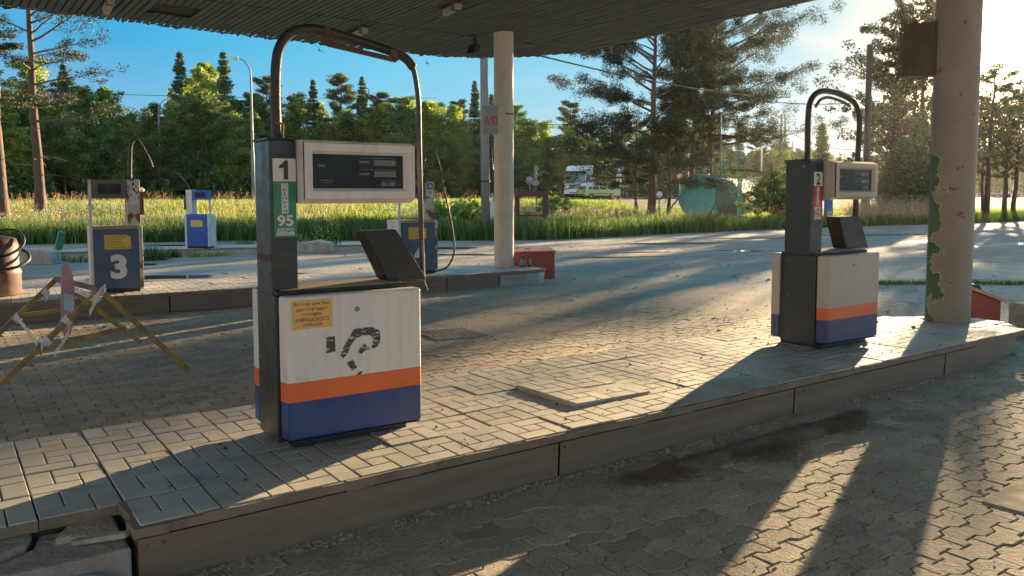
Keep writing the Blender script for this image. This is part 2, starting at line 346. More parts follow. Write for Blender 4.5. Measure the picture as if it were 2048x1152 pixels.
# ------------------------------------------------------------------ mesh building
class MB:
    def __init__(s): s.v = []; s.f = []; s.m = []; s.sm = []
    def add(s, vs, fs, mi=0, smooth=False):
        o = len(s.v); s.v += [tuple(map(float, p)) for p in vs]
        for f in fs: s.f.append([o+i for i in f]); s.m.append(mi); s.sm.append(smooth)
    def box(s, x0, x1, y0, y1, z0, z1, mi=0, mt=None, tilt=None):
        vs = [(x, y, z) for z in (z0, z1) for y in (y0, y1) for x in (x0, x1)]
        if tilt is not None: vs = [tuple(tilt @ Vector(p)) for p in vs]
        s.add(vs, [(0, 2, 3, 1), (4, 5, 7, 6), (0, 1, 5, 4), (2, 6, 7, 3), (0, 4, 6, 2), (1, 3, 7, 5)], mi)
    def stack(s, x0, x1, y0, y1, zs, mis):                 # one box cut into bands
        n = len(zs); vs = []
        for z in zs: vs += [(x0, y0, z), (x1, y0, z), (x1, y1, z), (x0, y1, z)]
        s.add(vs, [(3, 2, 1, 0)], mis[0])
        o = len(s.v)-len(vs)
        for k in range(n-1):
            for i in range(4):
                j = (i+1) % 4; s.f.append([o+4*k+i, o+4*k+j, o+4*k+4+j, o+4*k+4+i]); s.m.append(mis[k]); s.sm.append(False)
        s.f.append([o+4*(n-1)+i for i in range(4)]); s.m.append(mis[-1]); s.sm.append(False)
    def prism(s, poly, a0, a1, axis='y', mi=0, smooth=False):
        P = []
        for a in (a0, a1):
            for p in poly:
                P.append({'y': (p[0], a, p[1]), 'z': (p[0], p[1], a), 'x': (a, p[0], p[1])}[axis])
        n = len(poly)
        s.add(P, [tuple(range(n))[::-1], tuple(range(n, 2*n))], mi)
        o = len(s.v)-2*n
        for i in range(n):
            j = (i+1) % n; s.f.append([o+i, o+j, o+n+j, o+n+i]); s.m.append(mi); s.sm.append(smooth)
    def quad(s, a, b, c, d, mi=0): s.add([a, b, c, d], [(0, 1, 2, 3)], mi)
    def tube(s, pts, r, n=12, mi=0, cap=True, smooth=True):
        pts = [Vector(p) for p in pts]; k = len(pts)
        rs = r if isinstance(r, (list, tuple)) else [r]*k
        t0 = (pts[1]-pts[0]).normalized()
        up = Vector((0, 0, 1)) if abs(t0.z) < .9 else Vector((1, 0, 0))
        u = t0.cross(up).normalized(); vs = []
        for i, p in enumerate(pts):
            t = (pts[min(i+1, k-1)]-pts[max(i-1, 0)]).normalized()
            u = (u-t*u.dot(t)).normalized(); w = t.cross(u)
            for j in range(n):
                a = TAU*j/n; vs.append(p+(u*math.cos(a)+w*math.sin(a))*rs[i])
        fs = [(i*n+j, i*n+(j+1) % n, (i+1)*n+(j+1) % n, (i+1)*n+j) for i in range(k-1) for j in range(n)]
        s.add(vs, fs, mi, smooth)
        o = len(s.v)-len(vs)
        if cap:
            s.f.append([o+j for j in range(n)][::-1]); s.m.append(mi); s.sm.append(False)
            s.f.append([o+(k-1)*n+j for j in range(n)]); s.m.append(mi); s.sm.append(False)
    def bar(s, p, q, w, h, mi=0):                            # square-section bar
        p, q = Vector(p), Vector(q); t = (q-p).normalized()
        up = Vector((0, 0, 1)) if abs(t.z) < .95 else Vector((0, 1, 0))
        u = t.cross(up).normalized()*w/2; v = u.cross(t).normalized()*h/2
        s.add([p-u-v, p+u-v, p+u+v, p-u+v, q-u-v, q+u-v, q+u+v, q-u+v],
              [(0, 1, 2, 3), (7, 6, 5, 4), (0, 4, 5, 1), (1, 5, 6, 2), (2, 6, 7, 3), (3, 7, 4, 0)], mi)
    def lathe(s, prof, c=(0, 0, 0), n=24, mi=0, axis='z'):
        vs = []
        for r, z in prof:
            for j in range(n):
                a = TAU*j/n
                p = (r*math.cos(a), r*math.sin(a), z)
                if axis == 'x': p = (z, r*math.cos(a), r*math.sin(a))
                if axis == 'y': p = (r*math.cos(a), z, r*math.sin(a))
                vs.append((c[0]+p[0], c[1]+p[1], c[2]+p[2]))
        k = len(prof)
        s.add(vs, [(i*n+j, i*n+(j+1) % n, (i+1)*n+(j+1) % n, (i+1)*n+j) for i in range(k-1) for j in range(n)], mi, True)
    def build(s, name, mats, parent=None, bevel=0, seg=2, label=None, cat=None, group=None, kind=None, tones=None):
        me = bpy.data.meshes.new(name); me.from_pydata(s.v, [], s.f)
        mats = mats if isinstance(mats, (list, tuple)) else [mats]
        for m in mats: me.materials.append(m)
        me.polygons.foreach_set('material_index', s.m); me.polygons.foreach_set('use_smooth', s.sm)
        me.update()
        if tones is not None:
            a = me.attributes.new('tone', 'FLOAT', 'POINT'); a.data.foreach_set('value', tones)
        o = bpy.data.objects.new(name, me); COL.objects.link(o)
        if parent: o.parent = parent
        if bevel:
            b = o.modifiers.new('bevel', 'BEVEL'); b.width = bevel; b.segments = seg; b.limit_method = 'ANGLE'; b.angle_limit = rad(40)
            b.harden_normals = False
        return tag(o, label, cat, group, kind)
def split_build(mb, name, mats, parent=None, **kw):
    """every separate piece becomes an object of its own"""
    n = len(mb.v); p = list(range(n))
    def fd(a):
        while p[a] != a: p[a] = p[p[a]]; a = p[a]
        return a
    for f in mb.f:
        for i in f[1:]: p[fd(i)] = fd(f[0])
    groups = {}
    for k, f in enumerate(mb.f): groups.setdefault(fd(f[0]), []).append(k)
    res = []
    for g in groups.values():
        q = MB(); mp = {}
        for k in g:
            ff = []
            for i in mb.f[k]:
                if i not in mp: mp[i] = len(q.v); q.v.append(mb.v[i])
                ff.append(mp[i])
            q.f.append(ff); q.m.append(mb.m[k]); q.sm.append(mb.sm[k])
        res.append(q.build(name, mats, parent, **kw))
    return res
LEAVES = [M[k_] for k_ in ('needle', 'needlesilhouette', 'leafsilhouette', 'spruce', 'birch', 'aspen', 'bush', 'under', 'grass', 'grassshade', 'seed', 'purple')]
def npmesh(name, V, F, mats, parent=None, mi=None, smooth=False, tone=None, **kw):
    """fast mesh from arrays; F is (n,3) or (n,4)"""
    me = bpy.data.meshes.new(name); n, k = F.shape
    me.vertices.add(len(V)); me.vertices.foreach_set('co', np.asarray(V, np.float32).ravel())
    me.loops.add(n*k); me.loops.foreach_set('vertex_index', F.astype(np.int32).ravel())
    me.polygons.add(n); me.polygons.foreach_set('loop_start', np.arange(0, n*k, k, dtype=np.int32))
    me.polygons.foreach_set('loop_total', np.full(n, k, np.int32))
    for m in (mats if isinstance(mats, (list, tuple)) else [mats]): me.materials.append(m)
    if mi is not None: me.polygons.foreach_set('material_index', mi.astype(np.int32))
    me.polygons.foreach_set('use_smooth', np.full(n, smooth))
    if tone is None and k == 4 and mats in LEAVES:            # every leaf its own lightness, bright ones painted as lit flecks
        q = (F[:, 0]//(6 if len(V) == 3*n else 4)); t_ = RNG.gamma(3.2, .31, q.max()+1).astype(np.float32)
        tone = np.ones(len(V), np.float32); tone[F.ravel()] = np.repeat(t_[q], 4)
    if tone is not None:
        a = me.attributes.new('tone', 'FLOAT', 'POINT'); a.data.foreach_set('value', np.asarray(tone, np.float32))
    me.update(calc_edges=True)
    o = bpy.data.objects.new(name, me); COL.objects.link(o)
    if parent: o.parent = parent
    return tag(o, kw.get('label'), kw.get('cat'), kw.get('group'), kw.get('kind'))
def copy_tree(o, parent=None):
    c = o.copy(); COL.objects.link(c); c.parent = parent
    for ch in o.children: copy_tree(ch, c)
    return c

# text ---------------------------------------------------------------
def text_verts(s, size, bold=0.0, line=1.0, cx='CENTER', xs=1.0):
    cu = bpy.data.curves.new('t', 'FONT'); cu.body = s; cu.size = size; cu.offset = bold*size
    cu.align_x = cx; cu.align_y = 'CENTER'; cu.space_line = line; cu.resolution_u = 4
    o = bpy.data.objects.new('t', cu); COL.objects.link(o)
    dg = bpy.context.evaluated_depsgraph_get(); dg.update()
    me = bpy.data.meshes.new_from_object(o.evaluated_get(dg))
    vs = [(v.co.x*xs, v.co.y) for v in me.vertices]; fs = [tuple(p.vertices) for p in me.polygons]
    bpy.data.objects.remove(o); bpy.data.curves.remove(cu); bpy.data.meshes.remove(me)
    if vs:
        x0 = min(v[0] for v in vs); x1 = max(v[0] for v in vs); y0 = min(v[1] for v in vs); y1 = max(v[1] for v in vs)
        if cx == 'CENTER': vs = [(v[0]-(x0+x1)/2, v[1]-(y0+y1)/2) for v in vs]
        else: vs = [(v[0]-x0, v[1]-(y0+y1)/2) for v in vs]
    return vs, fs, (x1-x0, y1-y0)
def put_text(mb, s, x, y, z, w=None, h=None, bold=0.0, mi=0, line=1.0, cx='CENTER'):
    """lettering on a plane facing -Y, fitted to a width and/or height"""
    vs, fs, (tw, thh) = text_verts(s, 1.0, bold, line, cx)
    kx = w/tw if w else None; kz = h/thh if h else None
    kx = kx or kz; kz = kz or kx
    mb.add([(x+a*kx, y, z+b*kz) for a, b in vs], fs, mi)

# value noise for the ground ------------------------------------------
def vnoise(x, y, s, seed=0):
    r = np.random.default_rng(seed); n = 64; g = r.random((n, n))
    x = x*s; y = y*s; xi = np.floor(x).astype(int); yi = np.floor(y).astype(int)
    fx = x-xi; fy = y-yi; fx = fx*fx*(3-2*fx); fy = fy*fy*(3-2*fy)
    a = g[xi % n, yi % n]; b = g[(xi+1) % n, yi % n]; c = g[xi % n, (yi+1) % n]; d = g[(xi+1) % n, (yi+1) % n]
    return (a*(1-fx)+b*fx)*(1-fy)+(c*(1-fx)+d*fx)*fy
def fbm(x, y, s, o=4, seed=0):
    t = 0; a = .5
    for i in range(o): t = t+a*vnoise(x, y, s*2**i, seed+i); a *= .5
    return t/(1-.5**o)
def grid(xs, ys, zf):
    X, Y = np.meshgrid(xs, ys); Z = zf(X, Y)
    V = np.stack([X.ravel(), Y.ravel(), Z.ravel()], 1); nx = len(xs); ny = len(ys)
    i = (np.arange(ny-1)[:, None]*nx+np.arange(nx-1)[None]).ravel()
    return V, np.stack([i, i+1, i+nx+1, i+nx], 1)
#@@SETTING
# ================================================================== SETTING
# ground: one sheet to the horizon, in distance/side coordinates so it is finer nearby
dd = np.concatenate([np.arange(-14, 22, .5), np.arange(22, 110, 1.0), np.geomspace(110, 1500, 24)])
rr = np.concatenate([-np.geomspace(1200, 70, 16), np.arange(-68, 120, 1.6), np.geomspace(121, 1400, 18)])
R_, D_ = np.meshgrid(rr, dd)
X_ = CAM[0]+FH[0]*D_+RH[0]*R_; Y_ = CAM[1]+FH[1]*D_+RH[1]*R_
Z_ = terrain_dr(D_, R_)-.035
V = np.stack([X_.ravel(), Y_.ravel(), Z_.ravel()], 1); nx = len(rr)
i_ = (np.arange(len(dd)-1)[:, None]*nx+np.arange(nx-1)[None]).ravel()
npmesh('ground', V, np.stack([i_, i_+1, i_+nx+1, i_+nx], 1), M['soil'], smooth=True, kind='structure')

# worn yard surface between the paving and the meadow
rr = np.arange(-60, 100, .45); nd = 110
e = np.interp(rr, ER, ED)+.4
T_ = np.linspace(0, 1, nd)[:, None]**.9
D_ = -12+(e[None]+12)*T_; R_ = np.repeat(rr[None], nd, 0)
X_ = CAM[0]+FH[0]*D_+RH[0]*R_; Y_ = CAM[1]+FH[1]*D_+RH[1]*R_
def yard_h(x, y):
    return -.012+.03*(fbm(x, y, .45, 4, 3)-.5)
Z_ = yard_h(X_, Y_)
Z_ = np.where((X_ > -9) & (X_ < 7.2) & (Y_ < 7.6), -.03, Z_)
V = np.stack([X_.ravel(), Y_.ravel(), Z_.ravel()], 1); nx = len(rr)
i_ = (np.arange(nd-1)[:, None]*nx+np.arange(nx-1)[None]).ravel()
npmesh('yard', V, np.stack([i_, i_+1, i_+nx+1, i_+nx], 1), M['yard'], smooth=True, kind='structure')

# wavy interlocking pavers, each block real
def pavers():
    L, W, g = .225, .112, .006; amp = .016
    x0, x1, y0, y1 = -8.0, 6.9, -5.2, 7.55
    wave = [(0, -1), (.18, -1), (.32, 1), (.68, 1), (.82, -1), (1, -1)]
    def Wv(x):                                            # zigzag line shared by neighbouring rows
        t = (x/L) % 1.0; return amp*float(np.interp(t, [0, .2, .3, .7, .8, 1], [-1, -1, 1, 1, -1, -1]))
    shapes = []
    for off in (0, .5):
        kn = [0, .2, .3, .7, .8, 1] if off == 0 else [0, .2, .3, .7, .8, 1]
        lo = [(t*L, Wv((t+off)*L)) for t in kn]
        out = [(p[0]+(g if i == 0 else (-g if i == 5 else 0))*.5, p[1]+g/2) for i, p in enumerate(lo)]
        out += [(p[0]+(g if i == 0 else (-g if i == 5 else 0))*.5, p[1]+W-g/2) for i, p in reversed(list(enumerate(lo)))]
        b = np.array(out); c_ = b.mean(0); shapes.append((b, (b-c_)*[.965, .93]+c_))
    n = 12
    P = []
    ny = int((y1-y0)/W); nxx = int((x1-x0)/L)
    J, I = np.meshgrid(np.arange(ny), np.arange(nxx), indexing='ij')
    ox = x0+I*L+(J % 2)*L*.5; oy = y0+J*W; par = (J % 2).ravel()
    ox = ox.ravel(); oy = oy.ravel(); K = len(ox)
    mx, my = ox+L/2, oy+W/2
    keep = ~((mx > -9) & (mx < 5.3) & (my > .12) & (my < 1.4) & (mx > -1.9))
    keep &= ~((mx > 5.5-.25*(my-2)) & (my > 1.6))
    keep &= (mx < 7.0)
    ox, oy, mx, my, par = ox[keep], oy[keep], mx[keep], my[keep], par[keep]; K = len(ox)
    z = .0+.010*(fbm(mx, my, .8, 3, 11)-.5)+RNG.normal(0, .0014, K)
    tx = RNG.normal(0, .009, K); ty = RNG.normal(0, .012, K)
    def lay(k, dz):
        pts = np.where(par[:, None, None] == 0, shapes[0][k][None], shapes[1][k][None])
        vx = ox[:, None]+pts[..., 0]; vy = oy[:, None]+pts[..., 1]
        vz = z[:, None]+dz+tx[:, None]*(pts[..., 0]-L/2)+ty[:, None]*(pts[..., 1]-W/2)
        return np.stack([vx, vy, vz], -1)
    A = lay(0, -.03); B = lay(0, -.004); Cc = lay(1, 0)
    V = np.concatenate([A, B, Cc], 1).reshape(-1, 3)
    fq = []
    for r in range(2):
        for i in range(n):
            j = (i+1) % n; fq.append((r*n+i, r*n+j, r*n+n+j, r*n+n+i))
    t = 2*n
    for i in range(5): fq.append((t+i, t+i+1, t+n-2-i, t+n-1-i))
    fq = np.array(fq)
    F = (np.arange(K)[:, None, None]*3*n+fq[None]).reshape(-1, 4)
    tone = np.repeat(np.clip(RNG.normal(1, .10, K), .7, 1.35), 3*n)
    return npmesh('paving', V, F, M['paver'], kind='structure', tone=tone)
pavers()
# dust blown over the pavers, low patches rise over the blocks
def sandz(x, y):
    a = fbm(x, y, .9, 5, 21); b = fbm(x, y, 6, 3, 31)
    base = -.0125+.026*(a-.5)+.006*(b-.5)-.004*smooth(-y/.8)
    base += .012*smooth((y-2)/3)*smooth((x+.5)/3)
    base += .008*smooth((y+1.2)/.5)*smooth((.2-y)/.3)
    return base
V, F = grid(np.arange(-8, 7.4, .055), np.arange(-5, 7.8, .055), sandz)
npmesh('dust_layer', V, F, M['sand'], smooth=True, kind='structure')

# puddles on the far yard
def puddle(cx, cy, a, b, rz, z):
    n = 48; ph = random.random()*9
    pts = [(0, 0, 0)]
    for i in range(n):
        t = TAU*i/n; k = 1+.22*math.sin(3*t+ph)+.12*math.sin(7*t+ph*2)+.06*math.sin(13*t+ph*3)
        x, y = a*k*math.cos(t), b*k*math.sin(t)
        pts.append((x*math.cos(rz)-y*math.sin(rz), x*math.sin(rz)+y*math.cos(rz), 0))
    mb = MB(); mb.add(pts, [(0, i+1, (i+1) % n+1) for i in range(n)])
    o = mb.build('puddle', M['water'], kind='structure'); o.location = (cx, cy, z)
for d, r, a, b, rz, z in [(14.6, -5.9, 1.7, .35, .15-.62, -.0105), (15.2, -4.7, .9, .22, -.6, -.0095), (13.6, -6.9, .8, .2, -.5, -.0100),
                          (17.5, -7.2, 1.5, .3, -.4, -.011), (22.5, -2.2, 1.4, .35, -.5, -.010), (20, -1.6, 1.6, .28, -.6, -.0115),
                          (24.5, 4.5, 2.2, .35, -.5, -.008), (21, 4.6, 2.4, .25, -.45, -.012), (27.5, 8.8, 2.5, .35, -.5, -.008),
                          (29.5, 13.5, 2.6, .35, -.45, -.009), (19.2, 2.5, 1.2, .15, -.5, -.011), (24, -9, 2, .3, -.6, -.01)]:
    x, y = pd(d, r); puddle(x, y, a, b, rz, z)

# highway on the low embankment
def ribbon(name, pts, w, mat, dz, kind='structure', n=60):
    """flat strip along a polyline given as (d, r)"""
    P = np.array(pts, float); t = np.linspace(0, len(P)-1, n)
    c = np.stack([np.interp(t, range(len(P)), P[:, 0]), np.interp(t, range(len(P)), P[:, 1])], 1)
    tg = np.gradient(c, axis=0); tg /= np.linalg.norm(tg, axis=1)[:, None]; nn = np.stack([-tg[:, 1], tg[:, 0]], 1)
    V = []
    for k in (-.5, .5):
        q = c+nn*w*k
        for a in q: x, y = pd(*a); V.append((x, y, dz(a[0], a[1], k)))
    V = np.array(V); i = np.arange(n-1)
    return npmesh(name, V, np.stack([i, i+1, n+i+1, n+i], 1), mat, kind=kind, smooth=True)
def road_d(r): return 87+.84*r
RP = [(road_d(-75), -75), (road_d(-36), -36), (road_d(0), 0), (road_d(40), 40), (road_d(120), 120)]
ribbon('road', RP, 9.5, M['road'], lambda d, r, k: 1.12-.06*k)
ribbon('road_marking', [(a-4.1, b) for a, b in RP], .16, M['inkwhite'], lambda d, r, k: 1.12+.036+.006)

ribbon('tank_apron', [(46.5, 7.5), (45.5, 12), (44, 17)], 9, M['apron'], lambda d, r, k: .06)

# ================================================================== PUMP ISLANDS
def paving_slabs(mb, tones, x0, nx, rows, ztop, outline=None, seed=1, skip=lambda i, j: False):
    """30 cm slabs moulded as a pinwheel of 2:1 pieces round a small square, with grooves and uneven seating"""
    rnd = random.Random(seed); u = .1; g = .0038; S = .3
    pieces = [(0, 1, 1, 3), (1, 2, 3, 3), (2, 0, 3, 2), (0, 0, 2, 1), (1, 1, 2, 2)]
    for i in range(nx):
        for j in rows:
            if skip(i, j): continue
            bx, by = x0+i*S, j*S
            tz = rnd.gauss(0, .0022); ax = rnd.gauss(0, .007); ay = rnd.gauss(0, .007); tn = min(1.3, max(.7, rnd.gauss(1, .09)))
            if outline and not outline(bx+.15, by+.15): continue
            def zz(x, y): return ztop+tz+ax*(x-bx-.15)+ay*(y-by-.15)
            m = .0042
            n0 = len(mb.v)
            mb.add([(bx+m*.5, by+m*.5, ztop-.05), (bx+S-m*.5, by+m*.5, ztop-.05), (bx+S-m*.5, by+S-m*.5, ztop-.05), (bx+m*.5, by+S-m*.5, ztop-.05)] +
                   [(bx+m*.5, by+m*.5, zz(bx, by)-.006), (bx+S-m*.5, by+m*.5, zz(bx+S, by)-.006), (bx+S-m*.5, by+S-m*.5, zz(bx+S, by+S)-.006), (bx+m*.5, by+S-m*.5, zz(bx, by+S)-.006)],
                   [(0, 1, 5, 4), (1, 2, 6, 5), (2, 3, 7, 6), (3, 0, 4, 7), (4, 5, 6, 7)], 1)
            tones += [tn*.38]*(len(mb.v)-n0)
            for (a, b, c, d) in pieces:
                n0 = len(mb.v); k = tn*rnd.uniform(.93, 1.07)
                xa = bx+a*u+(m if a == 0 else g); xb = bx+c*u-(m if c == 3 else g)
                ya = by+b*u+(m if b == 0 else g); yb = by+d*u-(m if d == 3 else g)
                q = .003
                lo = [(xa, ya), (xb, ya), (xb, yb), (xa, yb)]; hi = [(xa+q, ya+q), (xb-q, ya+q), (xb-q, yb-q), (xa+q, yb-q)]
                mb.add([(x, y, zz(x, y)-.008) for x, y in lo]+[(x, y, zz(x, y)-.0025) for x, y in lo]+[(x, y, zz(x, y)) for x, y in hi],
                       [(0, 1, 5, 4), (1, 2, 6, 5), (2, 3, 7, 6), (3, 0, 4, 7), (4, 5, 9, 8), (5, 6, 10, 9), (6, 7, 11, 10), (7, 4, 8, 11), (8, 9, 10, 11)], 0)
                tones += [k]*(len(mb.v)-n0)
HT = .24
# ---- island 1
isl = empty('pump_island', (0, 0, 0), 0, 'foreground paved kerb island carrying the white pumps one and two', 'kerb island')
def out1(x, y):
    return not (x > 4.6 and (y > 1.5-.62*(x-4.5) or y < .28*(x-5.0)))
mb = MB(); tones = []
paving_slabs(mb, tones, -2.1, 26, range(0, 5), HT, out1, 3, skip=lambda i, j: False)
paving_slabs(mb, tones, -2.1-9*.3, 9, range(1, 5), HT-.004, None, 5)
mb.build('slab_paving', [M['tile'], M['concbrown']], isl, tones=tones)
mb = MB()
core = [(-4.8, .34), (-2.12, .34), (-2.085, .05), (4.3, .05), (5.1, .1), (5.52, .2), (5.66, .42), (5.66, .75), (5.35, 1.0), (4.7, 1.42), (-4.8, 1.47)]
mb.prism(core, -.05, HT-.052, 'z')
mb.build('core', M['gap'], isl)
# cracked rim of cast concrete along the slab edge and round the far end
mb = MB()
def wob(pts, amp=.006, seg=.12):
    o = []
    for a, b in zip(pts[:-1], pts[1:]):
        n = max(1, int(math.dist(a, b)/seg))
        for i in range(n): t = i/n; o.append((a[0]+(b[0]-a[0])*t+random.gauss(0, amp), a[1]+(b[1]-a[1])*t+random.gauss(0, amp)))
    return o+[pts[-1]]
def rim(mb, path, z0, z1, th, mi=0, amp=.005):
    P = wob(path, amp); n = len(P)
    for i in range(n-1):
        a, b = Vector((*P[i], 0)), Vector((*P[i+1], 0)); t = (b-a).normalized(); nn = Vector((-t.y, t.x, 0))*th
        zt = z1+random.gauss(0, .0015); zb = z0+random.gauss(0, .003)
        mb.add([(a.x, a.y, zb), (b.x, b.y, zb), (b.x+nn.x, b.y+nn.y, zb), (a.x+nn.x, a.y+nn.y, zb), (a.x, a.y, zt), (b.x, b.y, zt), (b.x+nn.x, b.y+nn.y, zt), (a.x+nn.x, a.y+nn.y, zt)],
               [(0, 3, 2, 1), (4, 5, 6, 7), (0, 1, 5, 4), (1, 2, 6, 5), (2, 3, 7, 6), (3, 0, 4, 7)], mi)
rim(mb, [(-2.115, .30), (-2.115, -.012), (4.4, -.012), (4.95, .035), (5.45, .10), (5.70, .30), (5.76, .62), (5.6, .86)], HT-.042, HT-.006, .12)
mb.build('edge_course', M['concbrown'], isl)
mb = MB()
capz = HT-.003
poly = [(4.45, .0), (4.95, .03), (5.44, .09), (5.69, .30), (5.75, .62), (5.58, .88), (5.2, 1.12), (4.7, 1.4), (4.5, 1.49)]
mb.prism([(a*1.0, b) for a, b in poly], HT-.045, HT-.009, 'z')
mb.build('end_cap', M['tile'], isl, tones=[.8]*len(mb.v))
# sheet panels along the kerb face
mb = MB(); px = [(-2.105, -.085), (-.07, 1.93), (1.945, 3.93), (3.945, 4.42)]
for a, b in px:
    t = Matrix.Rotation(rad(random.uniform(-.7, .7)), 4, 'X')
    n = 8
    for i in range(n):
        xa, xb = a+(b-a)*i/n, a+(b-a)*(i+1)/n
        w0 = .004*math.sin(i*1.7+a); w1 = .004*math.sin((i+1)*1.7+a)
        mb.add([(xa, .022+w0, -.01), (xb, .022+w1, -.01), (xb, .014+w1*.4, HT-.062), (xa, .014+w0*.4, HT-.062), (xa, .036, HT-.062), (xb, .036, HT-.062)],
               [(0, 1, 2, 3), (3, 2, 5, 4)], 0)
for a, b in [((4.42, .015), (4.98, .06)), ((4.98, .06), (5.48, .13)), ((5.48, .13), (5.69, .36)), ((5.69, .36), (5.70, .7))]:
    mb.add([(a[0], a[1], -.01), (b[0], b[1], -.01), (b[0], b[1], HT-.06), (a[0], a[1], HT-.06)], [(0, 1, 2, 3)], 0)
mb.add([(-2.105, .022, -.01), (-2.105, .022, HT-.062), (-2.105, .33, HT-.062), (-2.105, .33, -.01)], [(0, 1, 2, 3)])
mb.build('kerb_plate', M['plate'], isl)
mb = MB()
for a, b in px[:3]:
    for x in (a+.03, a+.09, b-.03): mb.lathe([(0, -.002), (.008, -.001), (.008, .004)], (x, .014, HT-.09), 8, 0, 'y')
split_build(mb, 'fixing', M['rust'], isl)
# broken concrete left of the corner
bk = MB()
bk.prism([(-4.9, .05), (-3.3, .07), (-2.72, .05), (-2.6, .13), (-2.45, .22), (-2.42, .335), (-4.9, .335)], 0.0, .182, 'z')
bk.prism([(-2.70, .02), (-2.13, .0), (-2.13, .33), (-2.40, .33), (-2.43, .21), (-2.57, .115)], 0.0, .160, 'z')
bk.prism([(-2.36, .2), (-2.14, .12), (-2.14, .32), (-2.30, .325)], .15, .185, 'z')
o = bk.build('broken_footing', M['conc'], isl, bevel=.012, seg=2)
mb = MB(); mb.bar((-2.135, .03, .205), (-2.30, .17, .165), .035, .02)
mb.build('corner_shard', M['conc'], isl, bevel=.004)

# loose lifted slabs
ls = MB(); t2 = []
paving_slabs(ls, t2, 0, 2, range(0, 2), .0, None, 9)
n0 = len(ls.v)
ls.box(.002, .598, .002, .598, -.03, -.0065, 1); t2 += [.75]*(len(ls.v)-n0)
ls.f = [f for f in ls.f]
o = ls.build('loose_slab', [M['tile'], M['conc']], None, tones=t2,
             label='lifted square of slabs on the foreground island between two white pumps', cat='paving slab')
o.location = (.30, .318, HT+.027); o.rotation_euler = (rad(-.4), rad(1.2), rad(.3))

# ---- island 2
isl2 = empty('pump_island', (-.2, 7.62, 0), rad(-2.6), 'second paved kerb island carrying blue pumps three and four', 'kerb island')
mb = MB(); tones = []
paving_slabs(mb, tones, -4.2, 33, range(0, 5), HT, lambda x, y: not (x > 5.0 and (y > 1.5-.7*(x-4.9) or y < .35*(x-5.1))), 13)
mb.build('slab_paving', [M['tile'], M['concbrown']], isl2, tones=tones)
mb = MB()
mb.prism([(-4.2, .04), (5.2, .04), (5.72, .2), (5.82, .5), (5.8, .8), (5.3, 1.2), (4.9, 1.46), (-4.2, 1.46)], -.05, HT-.052, 'z'); mb.build('core', M['gap'], isl2)
mb = MB(); mb.prism([(4.9, -.005), (5.75, .03), (5.88, .2), (5.9, .7), (5.5, 1.15), (5.0, 1.45)], HT-.05, HT-.008, 'z')
mb.build('end_cap', M['tile'], isl2, tones=[.85]*len(mb.v))
mb = MB(); rim(mb, [(-4.2, -.012), (5.2, -.012), (5.76, .02), (5.9, .2)], HT-.045, HT-.006, .1)
mb.build('edge_course', M['concbrown'], isl2)
mb = MB()
for a, b in [(-4.2, -2.1), (-2.08, -.1), (-.08, 1.9), (1.92, 3.9), (3.92, 4.85)]:
    mb.box(a, b, .012+random.uniform(0, .006), .03, -.01, HT-.052)
mb.build('kerb_plate', M['plate'], isl2)
mb = MB()
mb.box(4.87, 5.62, -.004, .03, -.01, HT-.058); mb.bar((5.62, .01, .09), (5.86, .2, .09), .03, .2); mb.bar((5.86, .2, .09), (5.86, .8, .09), .03, .2)
mb.build('end_plate', M['lampbox'], isl2)

# ---- island 3 (small, far)
isl3 = empty('pump_island', (1.9, 17.55, 0), rad(-13), 'low weedy far plinth under the small bright blue pump', 'kerb island')
mb = MB(); tones = []
paving_slabs(mb, tones, -2.4, 26, range(0, 4), .17, None, 23)
mb.build('slab_paving', [M['tile'], M['concbrown']], isl3, tones=tones)
mb = MB(); mb.box(-2.4, 5.4, .0, 1.2, -.05, .118); mb.build('core', M['conc'], isl3)
#@@THINGS
# ================================================================== CANOPY
ZC = 4.21
CX1, CY1, CR = 7.62, 10.85, 2.7
def canopy_ymax(x):
    if x < CX1-CR: return CY1+.05*math.sin(x*.7)
    t = x-(CX1-CR); return CY1-CR+math.sqrt(max(0, CR*CR-t*t))
can = empty('canopy', (0, 0, ZC), 0, 'big flat canopy with dark slatted ceiling and ragged rounded edge', 'canopy')
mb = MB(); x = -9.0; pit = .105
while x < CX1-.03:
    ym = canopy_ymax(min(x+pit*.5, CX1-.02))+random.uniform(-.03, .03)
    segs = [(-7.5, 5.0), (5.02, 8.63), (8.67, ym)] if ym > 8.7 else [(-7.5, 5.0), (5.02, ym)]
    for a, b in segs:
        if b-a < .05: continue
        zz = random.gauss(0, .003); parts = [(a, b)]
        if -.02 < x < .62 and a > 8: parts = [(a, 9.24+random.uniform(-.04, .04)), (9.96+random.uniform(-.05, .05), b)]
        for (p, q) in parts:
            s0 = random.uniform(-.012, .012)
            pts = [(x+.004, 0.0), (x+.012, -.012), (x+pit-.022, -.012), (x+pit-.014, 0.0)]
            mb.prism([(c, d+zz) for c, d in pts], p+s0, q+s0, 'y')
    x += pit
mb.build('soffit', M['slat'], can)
out = [(-9, -7.5), (CX1, -7.5)]+[(CX1-CR+CR*math.cos(t), CY1-CR+CR*math.sin(t)) for t in np.linspace(0, PI/2, 14)]+[(-9, CY1)]
mb = MB(); mb.prism([(a-.04 if a > 0 else a, b-.04) for a, b in out], .02, .5, 'z'); mb.build('roof_deck', M['roof'], can)
mb = MB()
